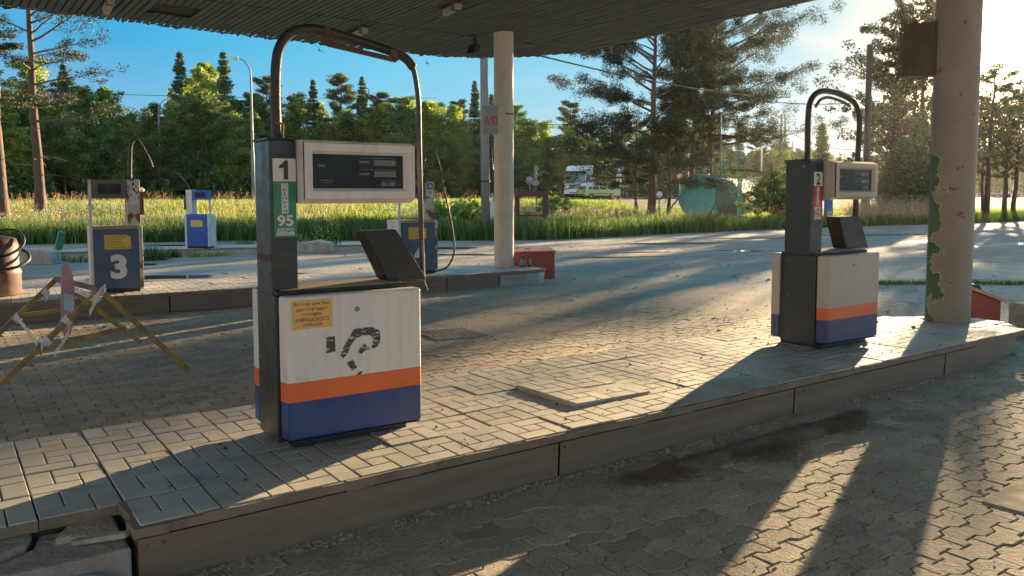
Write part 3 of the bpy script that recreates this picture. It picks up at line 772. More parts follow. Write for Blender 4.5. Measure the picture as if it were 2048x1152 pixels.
for i in range(70):                                   # drips and bent trim hanging from the edge
    t = random.random()
    if t < .6: xx = random.uniform(-6, 4.9); yy = CY1-.02+.05*math.sin(xx*.7)
    elif t < .8:
        a = random.uniform(0, PI/2); xx = CX1-CR+(CR-.02)*math.cos(a); yy = CY1-CR+(CR-.02)*math.sin(a)
    else: xx = CX1-.04; yy = random.uniform(-2, 8)
    w = random.uniform(.02, .09)
    mb.prism([(xx-w, .0), (xx-w*.4, -.02-random.random()*.03), (xx+w*.5, -.025), (xx+w, .0)], yy-.01, yy+.01, 'y')
split_build(mb, 'trim_scrap', M['slat'], can)
mb = MB(); mb.bar((-9, 8.65, .015), (6.9, 8.65, .015), .05, .012); mb.build('joint_strip', M['roof'], can)
def soffit_lamp(x, y, L, rz, label):
    t = empty('ceiling_lamp', (x, y, ZC-.02), rz, label, 'lamp', 'strip lamps under the canopy')
    m1 = MB(); m1.prism([(-.055, -.02), (-.04, -.10), (.04, -.10), (.055, -.02)], -L/2, L/2, 'y'); m1.build('housing', M['lampbox'], t, bevel=.006)
    m1 = MB(); m1.box(-.065, .065, L/2-.13, L/2-.05, -.10, .01); m1.box(-.065, .065, -L/2+.05, -L/2+.13, -.10, .01); split_build(m1, 'bracket', M['rust'], t)
soffit_lamp(3.52, 7.0, .62, rad(-8), 'grey ceiling lamp with rusty brackets, left of the cream column')
soffit_lamp(3.15, 9.35, .75, rad(-4), 'slim grey ceiling lamp just above the bent pipe of pump one')
soffit_lamp(-.55, 9.6, .9, rad(-4), 'grey ceiling lamp at the far left of the canopy')
fl = empty('floodlight', (5.05, 8.75, ZC-.02), rad(20), 'small dark floodlight hanging beside the top of the cream column', 'floodlight')
mb = MB(); mb.prism([(-.1, -.28), (.06, -.24), (.1, -.1), (-.04, -.12)], -.08, .08, 'y'); mb.build('housing', M['black'], fl, bevel=.01)
mb = MB(); mb.bar((.03, 0, 0), (.05, 0, -.12), .02, .08); mb.build('bracket', M['black'], fl)

def column(x, y, r, ztop, mat, label, zb=HT):
    t = empty('canopy_column', (x, y, zb-.02), 0, label, 'column')
    m1 = MB(); m1.lathe([(r, 0), (r, .6), (r, 1.6), (r, 2.6), (r, ztop-zb+.02)], (0, 0, 0), 48); m1.build('shaft', mat, t)
    return t
c1 = column(5.27, 8.15, .168, ZC+.02, M['cream'], 'cream round canopy column standing at the end of the second island beside the beer bottles')
mb = MB(); mb.lathe([(.30, .0), (.19, .06)], (0, 0, 3.88), 24); 
mb = MB(); mb.box(.15, .2, -.03, .03, 2.6, 2.64); mb.lathe([(.172, 2.6), (.172, 2.63)], (0, 0, 0), 40); mb.build('band_clamp', M['rust'], c1)
c2 = column(5.275, .66, .197, ZC+.02, M['peel'], 'thick round canopy column with peeling green paint, in front of the sun on the right')
mb = MB()
mb.lathe([(.205, 0), (.203, .012)], (0, 0, 0), 40); mb.build('base_ring', M['rust'], c2)
# sign boxes on the columns
sg = empty('fuel_sign', (4.80, 8.12, 2.49), rad(-16), 'small grey box sign with red lettering A-92 fixed on the cream column', 'sign')
mb = MB(); mb.box(0, .27, -.05, .08, 0, .47); mb.build('box', M['lampbox'], sg, bevel=.004)
mb = MB(); mb.box(.272, .40, -.045, .075, .0, .47); mb.build('side_box', M['cream'], sg, bevel=.004)
mb = MB(); put_text(mb, 'А-92', .15, -.052, .22, w=.23, h=.17, bold=.02); mb.build('lettering', M['inkred'], sg)
sb = empty('sign_box', (5.275, .66, 2.60), rad(-61), 'dark blank box sign fixed high on the left of the thick peeling column', 'sign')
mb = MB(); mb.box(-.47, -.165, -.09, .09, 0, .5); mb.build('box', M['darkbark'], sb, bevel=.005)
mb = MB(); mb.box(-.49, -.475, -.1, .1, -.01, .51); mb.box(-.2, -.19, -.1, .1, -.01, .51); mb.build('frame', M['dark'], sb)

# ================================================================== PUMPS type A (white, orange and blue)
def arc_pts(pts, n=8):                                 # Catmull-Rom through points
    P = [Vector(p) for p in pts]; P = [P[0]*2-P[1]]+P+[P[-1]*2-P[-2]]; o = []
    for i in range(1, len(P)-2):
        for k in range(n):
            t = k/n; a, b, c, d = P[i-1:i+3]
            o.append(.5*((2*b)+(c-a)*t+(2*a-5*b+4*c-d)*t*t+(3*b-a-3*c+d)*t**3))
    return o+[P[-2]]
def pump_white(loc, rz, num, stick, words, grade, label, hose, boot, wd=.725, colx=(0.0, .125), disp=(.13, .715), rear_orange=True, white='white', blue='blue', bez='bezel', slant=.016):
    t = empty('fuel_pump', loc, rz, label, 'fuel pump')
    mb = MB(); mb.box(.06, wd-.06, .07, .45, -.005, .06); mb.build('plinth', M['black'], t)
    mb = MB(); mb.box(.01, wd-.02, .085, .425, .045, .745); mb.box(.0, wd-.03, .095, .415, .745, .768)
    mb.box(.03, wd-.05, .11, .40, .764, .771, 1)
    mb.build('frame', [M['black'], M['lid']], t, bevel=.006)
    for (y0, y1, nm) in ((0.0, .083, 'front_door'), (.427, .51, 'rear_door')):
        mb = MB(); bands = [2, 1, 0] if (nm == 'front_door' or rear_orange) else [2, 0, 0]
        mb.stack(0.0, wd, y0, y1, [.05, .24, .335, .748], bands)
        if nm == 'front_door': mb.v = [(x_+slant if (x_ < .01 and y_ < .01) else x_, y_, z_) for x_, y_, z_ in mb.v]
        d = mb.build(nm, [M[white], M['orange'], M[blue]], t, bevel=.014, seg=3)
        if nm == 'front_door':
            mb = MB(); mb.lathe([(0, -.004), (.006, -.004), (.007, -.002), (.013, -.003), (.014, .002)], (.37, 0, .665), 20, 0, 'y'); mb.build('lock', M['steel'], d)
            mb = MB(); mb.box(.012, wd-.012, .0, .08, .0455, .0495); mb.build('bottom_seal', M['black'], d)
            frontdoor = d
    mb = MB(); x0, x1 = colx
    mb.box(x0-.012, x0+.03, .088, .375, .03, .745, 0)
    mb.box(x0-.006, x1, .145, .385, .735, 1.495, 0)
    c = mb.build('column', M['dark'], t, bevel=.006)
    mb = MB(); mb.box(x0-.012, x1+.002, .15, .39, 1.495, 1.505); mb.build('column_cap', M['black'], c)
    # rust scar and worn patches on the column edge
    mb = MB()
    if num == '1':
        mb.prism([(.143, .915), (.16, .907), (.20, .912), (.25, .905), (.30, .913), (.36, .908), (.38, .92), (.36, .935), (.31, .932), (.26, .941), (.21, .936), (.17, .946), (.143, .95)], x0-.0072, x0-.006, 'x')
        mb.build('rust_patch', M['darkrust'], c)
    mb = MB(); mb.lathe([(0, -.004), (.007, -.003), (.009, 0)], (0, 0, 0), 12, 0, 'x')
    b = mb.build('bolt', M['steel'], c); b.location = (x0-.006, .22, 1.45)
    mb = MB()
    for zz_ in (.12, .42, .70): mb.lathe([(0, -.003), (.005, -.002), (.006, 0)], (x0-.012, .33, zz_), 10, 0, 'x')
    split_build(mb, 'screw', M['steel'], c)
    mb = MB(); mb.box(x0-.0135, x0+.02, .086, .377, .736, .741); mb.build('seam', M['ink'], c)
    # stickers
    pl = MB(); yy = .1435; cx = (x0+x1)/2+.004; hw = .056
    pl.quad((cx-hw, yy, 1.295), (cx+hw, yy, 1.295), (cx+hw, yy, 1.405), (cx-hw, yy, 1.405))
    p1 = pl.build('number_plate', M['paper'], c)
    tm = MB()
    if num == '1':
        tm.prism([(cx-.004, 1.304), (cx+.018, 1.304), (cx+.018, 1.397), (cx+.002, 1.397), (cx-.010, 1.381), (cx-.026, 1.372), (cx-.026, 1.356), (cx-.004, 1.362)], yy-.002, yy-.0012, 'y')
    else: put_text(tm, num, cx, yy-.0012, 1.35, h=.094, w=.052, bold=.035)
    tm; tm.build('lettering', M['ink'], p1)
    pl = MB(); pl.quad((cx-hw, yy, 1.025), (cx+hw, yy, 1.025), (cx+hw, yy, 1.292), (cx-hw, yy, 1.292))
    p2 = pl.build('fuel_sticker', stick, c)
    tm = MB(); hs = .016
    tm.quad((cx-hs, yy-.001, 1.140), (cx+hs, yy-.001, 1.140), (cx+hs, yy-.001, 1.286), (cx-hs, yy-.001, 1.286), 0)
    put_text(tm, '\n'.join(words), cx, yy-.002, 1.213, h=.138, w=.019, bold=.02, mi=1, line=1.0)
    put_text(tm, grade, cx, yy-.001, 1.105, w=.080, h=.054, bold=.03, mi=0)
    put_text(tm, 'ЕВРО', cx, yy-.001, 1.060, w=.078, h=.018, bold=.02, mi=0)
    tm.quad((cx-.043, yy-.001, 1.034), (cx+.043, yy-.001, 1.034), (cx+.043, yy-.001, 1.049), (cx-.043, yy-.001, 1.049), 0)
    put_text(tm, 'КЛАСС 5', cx, yy-.002, 1.0415, w=.074, h=.009, bold=.02, mi=1)
    tm.build('lettering', [M['inkwhite'], M['ink']], p2)
    # display head with chamfers and a sunk screen
    a, b2 = disp; f = .035; z0, z1 = 1.205, 1.478
    mb = MB()
    prof_out = [(.09, z0-.018), (f, z0+.006), (f, z1), (.085, z1+.016), (.36, z1+.018), (.36, z0-.018)]
    mb.prism(prof_out, a, b2, 'x')
    for fi, fc in enumerate(mb.f): pass
    # open the front face: replace by frame ring + recess
    fr = [i for i, fc in enumerate(mb.f) if all(abs(mb.v[k][1]-f) < 1e-6 for k in fc)]
    for i in sorted(fr, reverse=True): del mb.f[i]; del mb.m[i]; del mb.sm[i]
    bw, bz = .038, .036; za, zb_ = z0+.006, z1
    O = [(a, za), (b2, za), (b2, zb_), (a, zb_)]
    I = [(a+bw, za+bz), (b2-bw, za+bz), (b2-bw, zb_-bz), (a+bw, zb_-bz)]
    J = [(a+bw+.008, za+bz+.014), (b2-bw-.02, za+bz+.014), (b2-bw-.02, zb_-bz-.014), (a+bw+.008, zb_-bz-.014)]
    for i in range(4):
        j = (i+1) % 4
        mb.quad((O[i][0], f, O[i][1]), (O[j][0], f, O[j][1]), (I[j][0], f, I[j][1]), (I[i][0], f, I[i][1]))
        mb.quad((I[i][0], f, I[i][1]), (I[j][0], f, I[j][1]), (J[j][0], f+.02, J[j][1]), (J[i][0], f+.02, J[i][1]))
    hd = mb.build('display_head', M[bez], t)
    mb = MB(); mb.box(a-.003, a-.001, f+.004, f+.014, z0+.002, z1+.004); mb.build('gasket', M['black'], hd)
    mb = MB(); x0s, z0s = J[0]; x1s, z1s = J[2]
    mb.quad((x0s, f+.0195, z0s), (x1s, f+.0195, z0s), (x1s, f+.0195, z1s), (x0s, f+.0195, z1s))
    scn = mb.build('screen', M['screen'], hd)
    W = x1s-x0s; Hh = z1s-z0s; Y = f+.0185
    def X(u): return x0s+W*u
    def Z(v): return z0s+Hh*v
    mb = MB()
    for (u0, u1, v0, v1) in ((.665, .915, .69, .86), (.668, .915, .35, .52), (.745, .815, .085, .19), (.83, .905, .085, .19), (.06, .13, .63, .69)):
        mb.quad((X(u0), Y, Z(v0)), (X(u1), Y, Z(v0)), (X(u1), Y, Z(v1)), (X(u0), Y, Z(v1)))
    split_build(mb, 'readout', M['lcd'], scn)
    mb = MB()
    put_text(mb, 'ЛИТРОВ', X(.553), Y, Z(.79), w=W*.105, h=Hh*.07, bold=.01)
    put_text(mb, 'РУБЛЕЙ', X(.553), Y, Z(.44), w=W*.105, h=Hh*.07, bold=.01)
    put_text(mb, 'МАСТЕРН 100', X(.145), Y, Z(.235), w=W*.14, h=Hh*.03, bold=.01)
    put_text(mb, 'ЦЕНА', X(.71), Y, Z(.12), w=W*.03, h=Hh*.03); put_text(mb, 'РУБ/Л', X(.945), Y, Z(.12), w=W*.04, h=Hh*.03)
    for (u0, u1, v) in ((.505, .92, .905), (.505, .92, .565), (.75, .92, .23), (.10, .21, .165)):
        mb.quad((X(u0), Y, Z(v)), (X(u1), Y, Z(v)), (X(u1), Y, Z(v)+.001), (X(u0), Y, Z(v)+.001))
    mb.build('lettering', M['inkgrey'], scn)
    # hose pipe over the top, hanging hose, hanger bar
    pipe, thin, pr_, hr = hose
    mb = MB(); mb.tube(arc_pts(pipe, 8), pr_, 16); mb.build('hose_pipe', M['hose'], t)
    if thin:
        mb = MB(); mb.tube(arc_pts(thin, 8), hr, 12); mb.build('hose', M['rubber'], t)
    # nozzle boot: a leaning box
    (xa, za1), (xb, zb1), (xc, zc1), (xd, zd1) = boot
    mb = MB(); y0, y1 = .20, .33
    mb.prism([(xa, za1), (xb, zb1), (xc, zc1), (xd, zd1)], y0, y1, 'y'); mb.build('nozzle_boot', M['black'], t, bevel=.006)
    return t, frontdoor
pA, doorA = pump_white((-1.358, .492, HT), rad(-1.6), '1', M['green'], 'ПРЕМИУМ', '95',
    'nearest fuel pump, white orange and blue, numbered 1',
    ([(.075, .27, 1.49), (.072, .27, 1.70), (.078, .27, 1.86), (.10, .27, 1.96), (.16, .27, 2.035), (.25, .27, 2.062), (.34, .27, 2.06), (.50, .27, 2.035), (.65, .27, 2.005), (.74, .27, 1.985), (.795, .27, 1.96), (.832, .27, 1.92)],
     [(.825, .27, 1.93), (.846, .27, 1.86), (.862, .27, 1.72), (.864, .27, 1.47), (.868, .27, 1.2), (.872, .27, .98), (.878, .27, .74)], .0250, .0140),
    ((.50, 1.04), (.685, 1.045), (.87, .765), (.63, .772)))
mb = MB(); mb.bar((.335, .24, 1.992), (.715, .24, 1.945), .012, .026); mb.bar((.335, .25, 2.075), (.335, .25, 1.985), .03, .02); mb.bar((.70, .25, 2.0), (.71, .25, 1.94), .035, .035)
mb.build('hanger_bar', M['darkrust'], pA)
mb = MB(); mb.tube([(.093, .25, 1.50), (.094, .235, 1.58)], .008, 8); mb.tube([(.094, .235, 1.58), (.06, .24, 1.583)], .006, 8); mb.build('cable_stub', M['rust'], pA)
mb = MB()
mb.bar((.868, .262, .98), (.872, .25, .755), .003, .012); mb.tube([(.872, .25, .76), (.895, .24, .70)], .002, 6)
mb.build('wire_scrap', M['steel'], pA)
# yellow notice
mb = MB(); mb.quad((.040, -.0022, .588), (.240, -.0022, .590), (.240, -.0022, .731), (.038, -.0022, .727)); nt_ = mb.build('notice', [M['yellow2']], doorA, label='yellow notice sticker with five lines of lettering')
mb = MB()
for s_, z_, w_, h_ in (('Всегда для Вас', .709, .178, .0175), ('качественное', .683, .160, .0145), ('топливо', .659, .095, .0130), ('КИРИШСКОГО', .634, .165, .0185), ('ЗАВОДА', .608, .098, .0175)):
    put_text(mb, s_, .139, -.0032, z_, w=w_, h=h_, bold=.012)
mb.build('lettering', M['inkblue'], nt_)
# remains of a torn black decal
def dpx(zx, zy):                                        # decal outline in metres on the door
    return ((zx-345)*.000895+.0, .745-(zy-150)*.000845+ (zx-345)*-.00006)
mb = MB()
outer = [(655, 485), (672, 440), (700, 395), (735, 335), (790, 325), (850, 325), (890, 345), (895, 380), (893, 410), (878, 440), (850, 455)]
inner = [(672, 505), (700, 470), (715, 430), (748, 388), (790, 372), (830, 372), (848, 385), (856, 400), (850, 412), (848, 428), (838, 440)]
no = len(outer); q = [dpx(*p) for p in outer+inner]
mb.add([(a, -.0025, b) for a, b in q], [(i, i+1, no+i+1, no+i) for i in range(no-1)])
for poly in ([(690, 532), (728, 512), (752, 563), (722, 580)], [(760, 470), (775, 440), (800, 420), (812, 440), (838, 455), (800, 462), (780, 485)], [(742, 612), (770, 585), (786, 588), (775, 602)],
             [(575, 470), (578, 375), (625, 372), (628, 460), (600, 465)]):
    q = [dpx(*p) for p in poly]; mb.add([(a, -.0025, b) for a, b in q], [tuple(range(len(q)))])
split_build(mb, 'torn_decal', M['scrape'], doorA)

pB, doorB = pump_white((2.952, .468, HT), rad(-.6), '2', M['red'], 'РЕГУЛЯР', '92',
    'white orange and blue fuel pump numbered 2, standing beside the thick peeling column',
    ([(0.111, .27, 1.49), (0.107, .27, 1.7), (0.109, .27, 1.865), (0.129, .27, 1.965), (0.193, .27, 2.035), (0.313, .27, 2.07), (0.493, .27, 2.065), (0.653, .27, 2.035), (0.753, .27, 1.995), (0.813, .27, 1.92), (0.828, .27, 1.82), (0.818, .27, 1.6), (0.808, .27, 1.3), (0.808, .27, 1.0)],
     [(0.158, .24, 1.93), (0.223, .24, 1.99), (0.333, .24, 2.015), (0.513, .24, 1.995), (0.633, .24, 1.965)], .024, .013),
    ((.46, 1.045), (.765, 1.045), (.905, .77), (.58, .775)), wd=.745, colx=(.0, .15), disp=(.16, .735), rear_orange=False, white='veiledwhite', blue='blue2', bez='veiledwhite', slant=.05)
# ================================================================== PUMPS type B (blue cabinets)
def pump_blue(loc, rz, label, body, num, hose, mirror=False, w=.60, small=False, screenm=None):
    t = empty('fuel_pump', loc, rz, label, 'fuel pump'); s = -1 if mirror else 1
    def mx(a, b): return (a, b) if not mirror else (w-b, w-a)
    mb = MB(); mb.box(.04, w-.04, .04, .40, -.005, .06); mb.build('plinth', M['black'], t)
    mb = MB(); x0, x1 = mx(.035, w-.05); mb.box(x0, x1, -.006, .42, .05, .80); 
    cab = mb.build('cabinet', body, t, bevel=.008)
    mb = MB(); x0, x1 = mx(w-.047, w); mb.box(x0, x1, .0, .44, .045, .842)
    mb.build('side_panel', M['rustwhite'] if not mirror else M['oldwhite'], t, bevel=.005)
    mb = MB(); x0, x1 = mx(.0, .032); mb.box(x0, x1, .0, .44, .045, .842)
    if not mirror: mb.box(x0, x1, .0, .03, .842, 1.43)
    else: mb.box(x0-.03, x1-.03, .18, .24, .842, 1.2)
    mb.build('side_post', M['oldwhite'], t, bevel=.004)
    mb = MB(); mb.prism([(.03, .802), (.06, .842), (.38, .842), (.41, .802)], .036, w-.05, 'x'); mb.build('top_tray', M['lid'] if not small else body, t)
    mb = MB(); x0, x1 = mx(w-.155, w-.004); mb.box(x0, x1, .10, .38, .842, 1.44)
    col = mb.build('column', M['rustwhite'] if not mirror else M['oldwhite'], t, bevel=.006)
    mb = MB(); x0, x1 = mx(.035, w-.16); mb.box(x0, x1, .08, .30, 1.195, 1.43); dh = mb.build('display_head', M['brownpanel'] if not mirror else body, t, bevel=.006)
    mb = MB(); dx = (x1-x0); mb.quad((x0+dx*.2, .0785, 1.25), (x0+dx*.85, .0785, 1.25), (x0+dx*.85, .0785, 1.38), (x0+dx*.2, .0785, 1.38)); mb.build('screen', screenm or M['screen'], dh)
    if hose:
        mb = MB(); mb.tube(arc_pts(hose[0], 6), hose[1], 12); mb.build('hose_pipe', M['rubber'], t)
        if len(hose) > 2: mb = MB(); mb.tube(arc_pts(hose[2], 8), hose[3], 10); mb.build('hose', M['rubber'], t)
    if num:
        mb = MB(); put_text(mb, num, w*.52, -.0075, .33, h=.31, w=.19, bold=.045); mb.build('numeral', M['inkwhite'] if num == '4' else M['paper'], cab)
    mb = MB(); a, b = (.16, .46) if not small else (.16, .45)
    zt, zb_ = (.735, .55) if not small else (.70, .53)
    mb.add([(a, -.0075, zb_), (b, -.0075, zb_+.006), (b, -.0075, zt-.03), (b-.06, -.0075, zt-.003), (a-.004, -.0075, zt)], [(0, 1, 2, 3, 4)])
    st = mb.build('instructions', M['yellow'], cab)
    mb = MB()
    for k in range(8):
        z = zt-.02-k*(zt-zb_-.03)/7.6
        L = (b-a)*(.55+.3*random.random()) if k < 7 else (b-a)*.9
        xx = a+.012
        while xx < a+L:
            wl = random.uniform(.008, .03); mb.quad((xx, -.009, z-.003), (min(xx+wl, b-.01), -.009, z-.003), (min(xx+wl, b-.01), -.009, z+.003), (xx, -.009, z+.003)); xx += wl+.005
    mb.build('print', M['inkgrey'] if small else M['ink'], st)
    return t, col
p3, col3 = pump_blue((-1.115, 8.02, HT), rad(-4), 'slate blue fuel pump with large white 3 and rusty top, on the second island', M['blue3'], '3',
    ([(.50, .22, 1.44), (.505, .22, 1.62), (.52, .22, 1.85), (.545, .22, 1.935)], .026, [(.54, .22, 1.92), (.575, .22, 1.95), (.625, .22, 1.93), (.69, .22, 1.82), (.75, .22, 1.69), (.775, .22, 1.60)], .0135))
mb = MB(); mb.quad((.475, .0985, 1.12), (.57, .0985, 1.12), (.57, .0985, 1.40), (.475, .0985, 1.40))
for k in range(10): 
    a = random.uniform(.48, .55); z = random.uniform(1.22, 1.37); mb.prism([(a, z), (a+.015, z-.01), (a+.02, z+.02), (a+.005, z+.03)], .0972, .0978, 'y', 1)
mb.build('torn_sticker', [M['oldwhite'], M['ink']], col3)
mb = MB(); mb.tube([(.64, .2, 1.0), (.63, .2, 1.28)], .008, 8); mb.lathe([(0, -.035), (.03, -.018), (.036, 0), (.03, .018), (0, .035)], (.63, .2, 1.30), 12); mb.build('nozzle_hook', M['oldwhite'], p3)
mb = MB(); mb.box(.60, .64, .1, .3, .98, 1.28); mb.build('hook_plate', M['rust'], p3)
p4, col4 = pump_blue((3.07, 7.80, HT), rad(-3), 'blue fuel pump with large white 4, half hidden behind pump one', M['blue3'], '4',
    ([(.50, .22, 1.44), (.515, .22, 1.62), (.555, .22, 1.80)], .018, [(.553, .22, 1.79), (.59, .22, 1.88), (.66, .22, 1.91), (.735, .22, 1.88), (.80, .22, 1.75), (.875, .22, 1.4), (.985, .22, .95), (1.06, .22, .55), (1.06, .20, .33), (.99, .18, .16), (.86, .14, .06), (.6, .06, .02)], .0165), w=.66)
mb = MB(); mb.quad((.535, .0985, 1.32), (.635, .0985, 1.32), (.635, .0985, 1.42), (.535, .0985, 1.42)); q4 = mb.build('number_plate', M['bluesign'], col4)
mb = MB(); put_text(mb, '4', .585, .0975, 1.37, h=.07, bold=.03); mb.build('lettering', M['inkwhite'], q4)
mb = MB(); mb.quad((.535, .0985, 1.21), (.635, .0985, 1.21), (.635, .0985, 1.31), (.535, .0985, 1.31)); q4 = mb.build('fuel_sticker', M['paper'], col4)
mb = MB(); put_text(mb, '92', .585, .0975, 1.265, w=.07, h=.055, bold=.03); mb.build('lettering', M['ink'], q4)
p5, col5 = pump_blue((2.31, 17.62, .17), rad(-38), 'bright blue fuel pump with white side, farthest and smallest of all', M['blue5'], None,
    ([(.09, .22, 1.42), (.0, .2, 1.58), (-.12, .18, 1.74), (-.22, .16, 1.84), (-.30, .15, 1.90)], .022), mirror=True, small=True)
mb = MB(); mb.prism([(.10, .95), (.36, .95), (.36, 1.3), (.10, 1.2)], -.05, -.001, 'x'); mb.build('nozzle_boot', M['black'], p5)

# ================================================================== SMALL THINGS ON THE ISLANDS
# bottles
bt = empty('beer_bottle', (5.45, 7.90, HT), 0, 'left one of three brown beer bottles by the red box', 'bottle', 'empty beer bottles at the foot of the cream column')
mb = MB(); mb.lathe([(0, 0), (.030, 0), (.031, .01), (.031, .13), (.026, .16), (.014, .195), (.0125, .235), (.015, .24), (.0, .24)], (0, 0, 0), 20); bd = mb.build('body', M['glass'], bt)
mb = MB(); mb.lathe([(.0318, .03), (.0318, .11)], (0, 0, 0), 20); mb.build('paper_label', M['bottlelabel'], bt)
for k, (x, y, lb) in enumerate([(5.535, 7.93, 'middle one of three brown beer bottles by the red box'), (5.615, 7.88, 'right one of three brown beer bottles by the red box')]):
    c = copy_tree(bt); c.location = (x, y, HT); c['label'] = lb
# red boxes
def red_box(loc, rz, L, W, hf, hb, label, lidm, proud=.0):
    t = empty('sand_box', loc, rz, label, 'box')
    mb = MB(); mb.prism([(0, 0), (W, 0), (W, hb), (0, hf)], 0, L, 'x'); mb.build('body', M['redpaint'], t, bevel=.006)
    sl = math.atan2(hb-hf, W)
    mb = MB(); mb.prism([(-.03, hf-.01), (-.03, hf+.012), (W+.02, hb+.022), (W+.02, hb)], -.02, L+.02, 'x'); ld = mb.build('lid', lidm, t, bevel=.003)
    mb = MB(); mb.tube([(L*.4, .05, hf+.02), (L*.4, .05, hf+.05), (L*.52, .05, hf+.05), (L*.52, .05, hf+.02)], .007, 8); mb.build('handle', M['black'], ld)
    return t
red_box((5.42, 8.35, 0), rad(-27), .90, .62, .47, .50, 'dull red metal box behind the end of the second island', M['redpaint'])
t = empty('sand_box', (float(CAM[0]+FH[0]*8.72+RH[0]*5.33), float(CAM[1]+FH[1]*8.72+RH[1]*5.33), 0), math.atan2(RH[1], RH[0])-rad(9), 'orange red box with tan sloping lid, right of the thick peeling column', 'box')
mb = MB(); mb.prism([(-.44, 0), (0, 0), (0, .30), (-.44, .47)], 0, .62, 'y'); mb.build('body', M['redpaint'], t, bevel=.006)
mb = MB(); mb.prism([(-.47, .487), (-.46, .52), (.05, .325), (.04, .290)], -.05, .66, 'y'); ld = mb.build('lid', M['lid'], t, bevel=.004)
mb = MB(); mb.prism([(-.24, .40), (-.18, .46), (-.1, .44), (-.06, .36)], .3, .42, 'y'); mb.build('handle', M['black'], ld, bevel=.01)
mb = MB(); mb.prism([(0, 0), (.5, -.05), (.62, .3), (.1, .42)], 0, .33, 'z')
o = mb.build('concrete_block', M['conc'], bevel=.02, label='dark concrete block at the right edge beyond the end of the foreground island', cat='block'); o.location = (6.42, .22, 0)
# short hose stub by pump 2
mb = MB(); mb.tube(arc_pts([(3.72, .75, HT+.02), (3.85, .74, HT+.02), (3.98, .72, HT+.05), (4.1, .70, HT+.10)], 6), .016, 12)
mb.build('hose_stub', M['rubber'], label='short curved black hose end lying on the slabs behind pump number two', cat='hose')
# drain cover on the drive between the islands, metal cover at lower right
dc = empty('drain_cover', (1.72, 4.05, 0), rad(-6), 'pitted square drain cover set in the drive between the two islands', 'drain cover')
mb = MB(); mb.box(-.28, .28, -.28, .28, -.02, .016)
for i in range(9):
    for j in range(9): mb.box(-.24+i*.058-.012, -.24+i*.058+.012, -.24+j*.058-.012, -.24+j*.058+.012, .016, .020, 1)
mb.build('plate', [M['conc'], M['gap']], dc)
mb = MB(); mb.box(0, .62, 0, .42, -.02, .006)
o = mb.build('cover_plate', M['conc2'], bevel=.004, label='flat ochre cover plate sunk in the pavers at the right edge of the near drive', cat='cover'); o.location = (1.36, -1.86, 0); o.rotation_euler = (0, 0, rad(3))
# torn black bin liner and pale rim at bottom left
bn = empty('broken_tub', (-2.36, -.15, -.045), rad(10), 'black open plastic tub with pale torn rim, lying at the bottom left corner', 'tub')
mb = MB(); mb.lathe([(.02, .0), (.10, .0), (.15, .10), (.155, .14), (.145, .14), (.10, .02)], (0, 0, 0), 28); mb.build('body', M['rubber'], bn)
mb = MB(); mb.lathe([(.150, .138), (.168, .142), (.170, .15), (.152, .150)], (0, 0, 0), 28)
mb.f = [f for i, f in enumerate(mb.f) if (i % 28) < 17]; mb.m = mb.m[:len(mb.f)]; mb.sm = mb.sm[:len(mb.f)]
mb.build('rim', M['plastic'], bn)
# drum with hoses at far left
dr = empty('drum', (-2.12, 8.62, HT), 0, 'red brown ribbed drum with black hoses coiled over it at the left edge', 'drum')
mb = MB(); mb.lathe([(0, 0), (.28, 0), (.30, .02), (.30, .26), (.31, .28), (.30, .30), (.30, .31), (.285, .33), (.285, .62), (.26, .70), (.14, .73), (0, .73)], (0, 0, 0), 32); mb.build('body', M['drum'], dr)
mb = MB()
mb.tube(arc_pts([(-.3, -.28, .50), (-.1, -.34, .46), (.12, -.3, .50), (.30, -.2, .60), (.33, -.1, .72), (.25, 0, .80), (.08, .05, .80), (-.1, 0, .76)], 8), .017, 10)
mb.tube(arc_pts([(-.3, -.22, .36), (-.05, -.33, .33), (.2, -.3, .35), (.36, -.18, .42), (.38, -.05, .5), (.31, .05, .56)], 8), .02, 10)
mb.build('coiled_hose', M['rubber'], dr)
mb = MB(); mb.lathe([(.10, .72), (.11, .78), (.06, .82), (0, .82)], (-.05, 0, 0), 14); mb.build('cap', M['oldwhite'], dr)
# yellow trestle barrier with tape
tr = empty('trestle_barrier', (-1.7, 4.5, 0), 0, 'rusty yellow tube trestle wrapped with white tape, standing in the drive at left', 'barrier')
def frame(parent, L, A, R_, c0, c1, nm='a_frame'):
    mb = MB(); mb.bar(L, A, .042, .042); mb.bar(A, R_, .042, .042)
    if c0: mb.bar(c0, c1, .036, .036)
    return mb.build(nm, M['yellowtube'], parent, bevel=.003)
def loc(px, py, Y):
    v = Fv+Rv*(px-1024)/FPX+Uv*(576+PY-py)/FPX; p = CAM+v*(Y-CAM[1])/v[1]
    return (p[0]+1.7, p[1]-4.5, max(.012, p[2]))
Y1, Y2 = 3.72, 5.36
A1 = loc(200, 580, Y1); L1_ = loc(-20, 792, Y1); R1 = loc(380, 746, Y1)
k = L1_[2]
def ext(p, q):                                          # carry a leg down to the ground
    p, q = Vector(p), Vector(q); t = (q-p); s = (p.z-.02)/(p.z-q.z); return tuple(p+t*s)
L1_ = ext(A1, loc(0, 770, Y1)); R1 = ext(A1, loc(380, 746, Y1))
frame(tr, L1_, A1, R1, loc(75, 700, Y1), loc(252, 655, Y1))
A2 = loc(113, 558, Y2); L2_ = ext(A2, loc(0, 665, Y2)); R2_ = ext(A2, loc(284, 688, Y2))
frame(tr, L2_, A2, R2_, loc(30, 632, Y2), loc(190, 612, Y2))
mb = MB(); mb.bar(A1, A2, .036, .036); mb.build('ridge_bar', M['rust'], tr)
mb = MB()
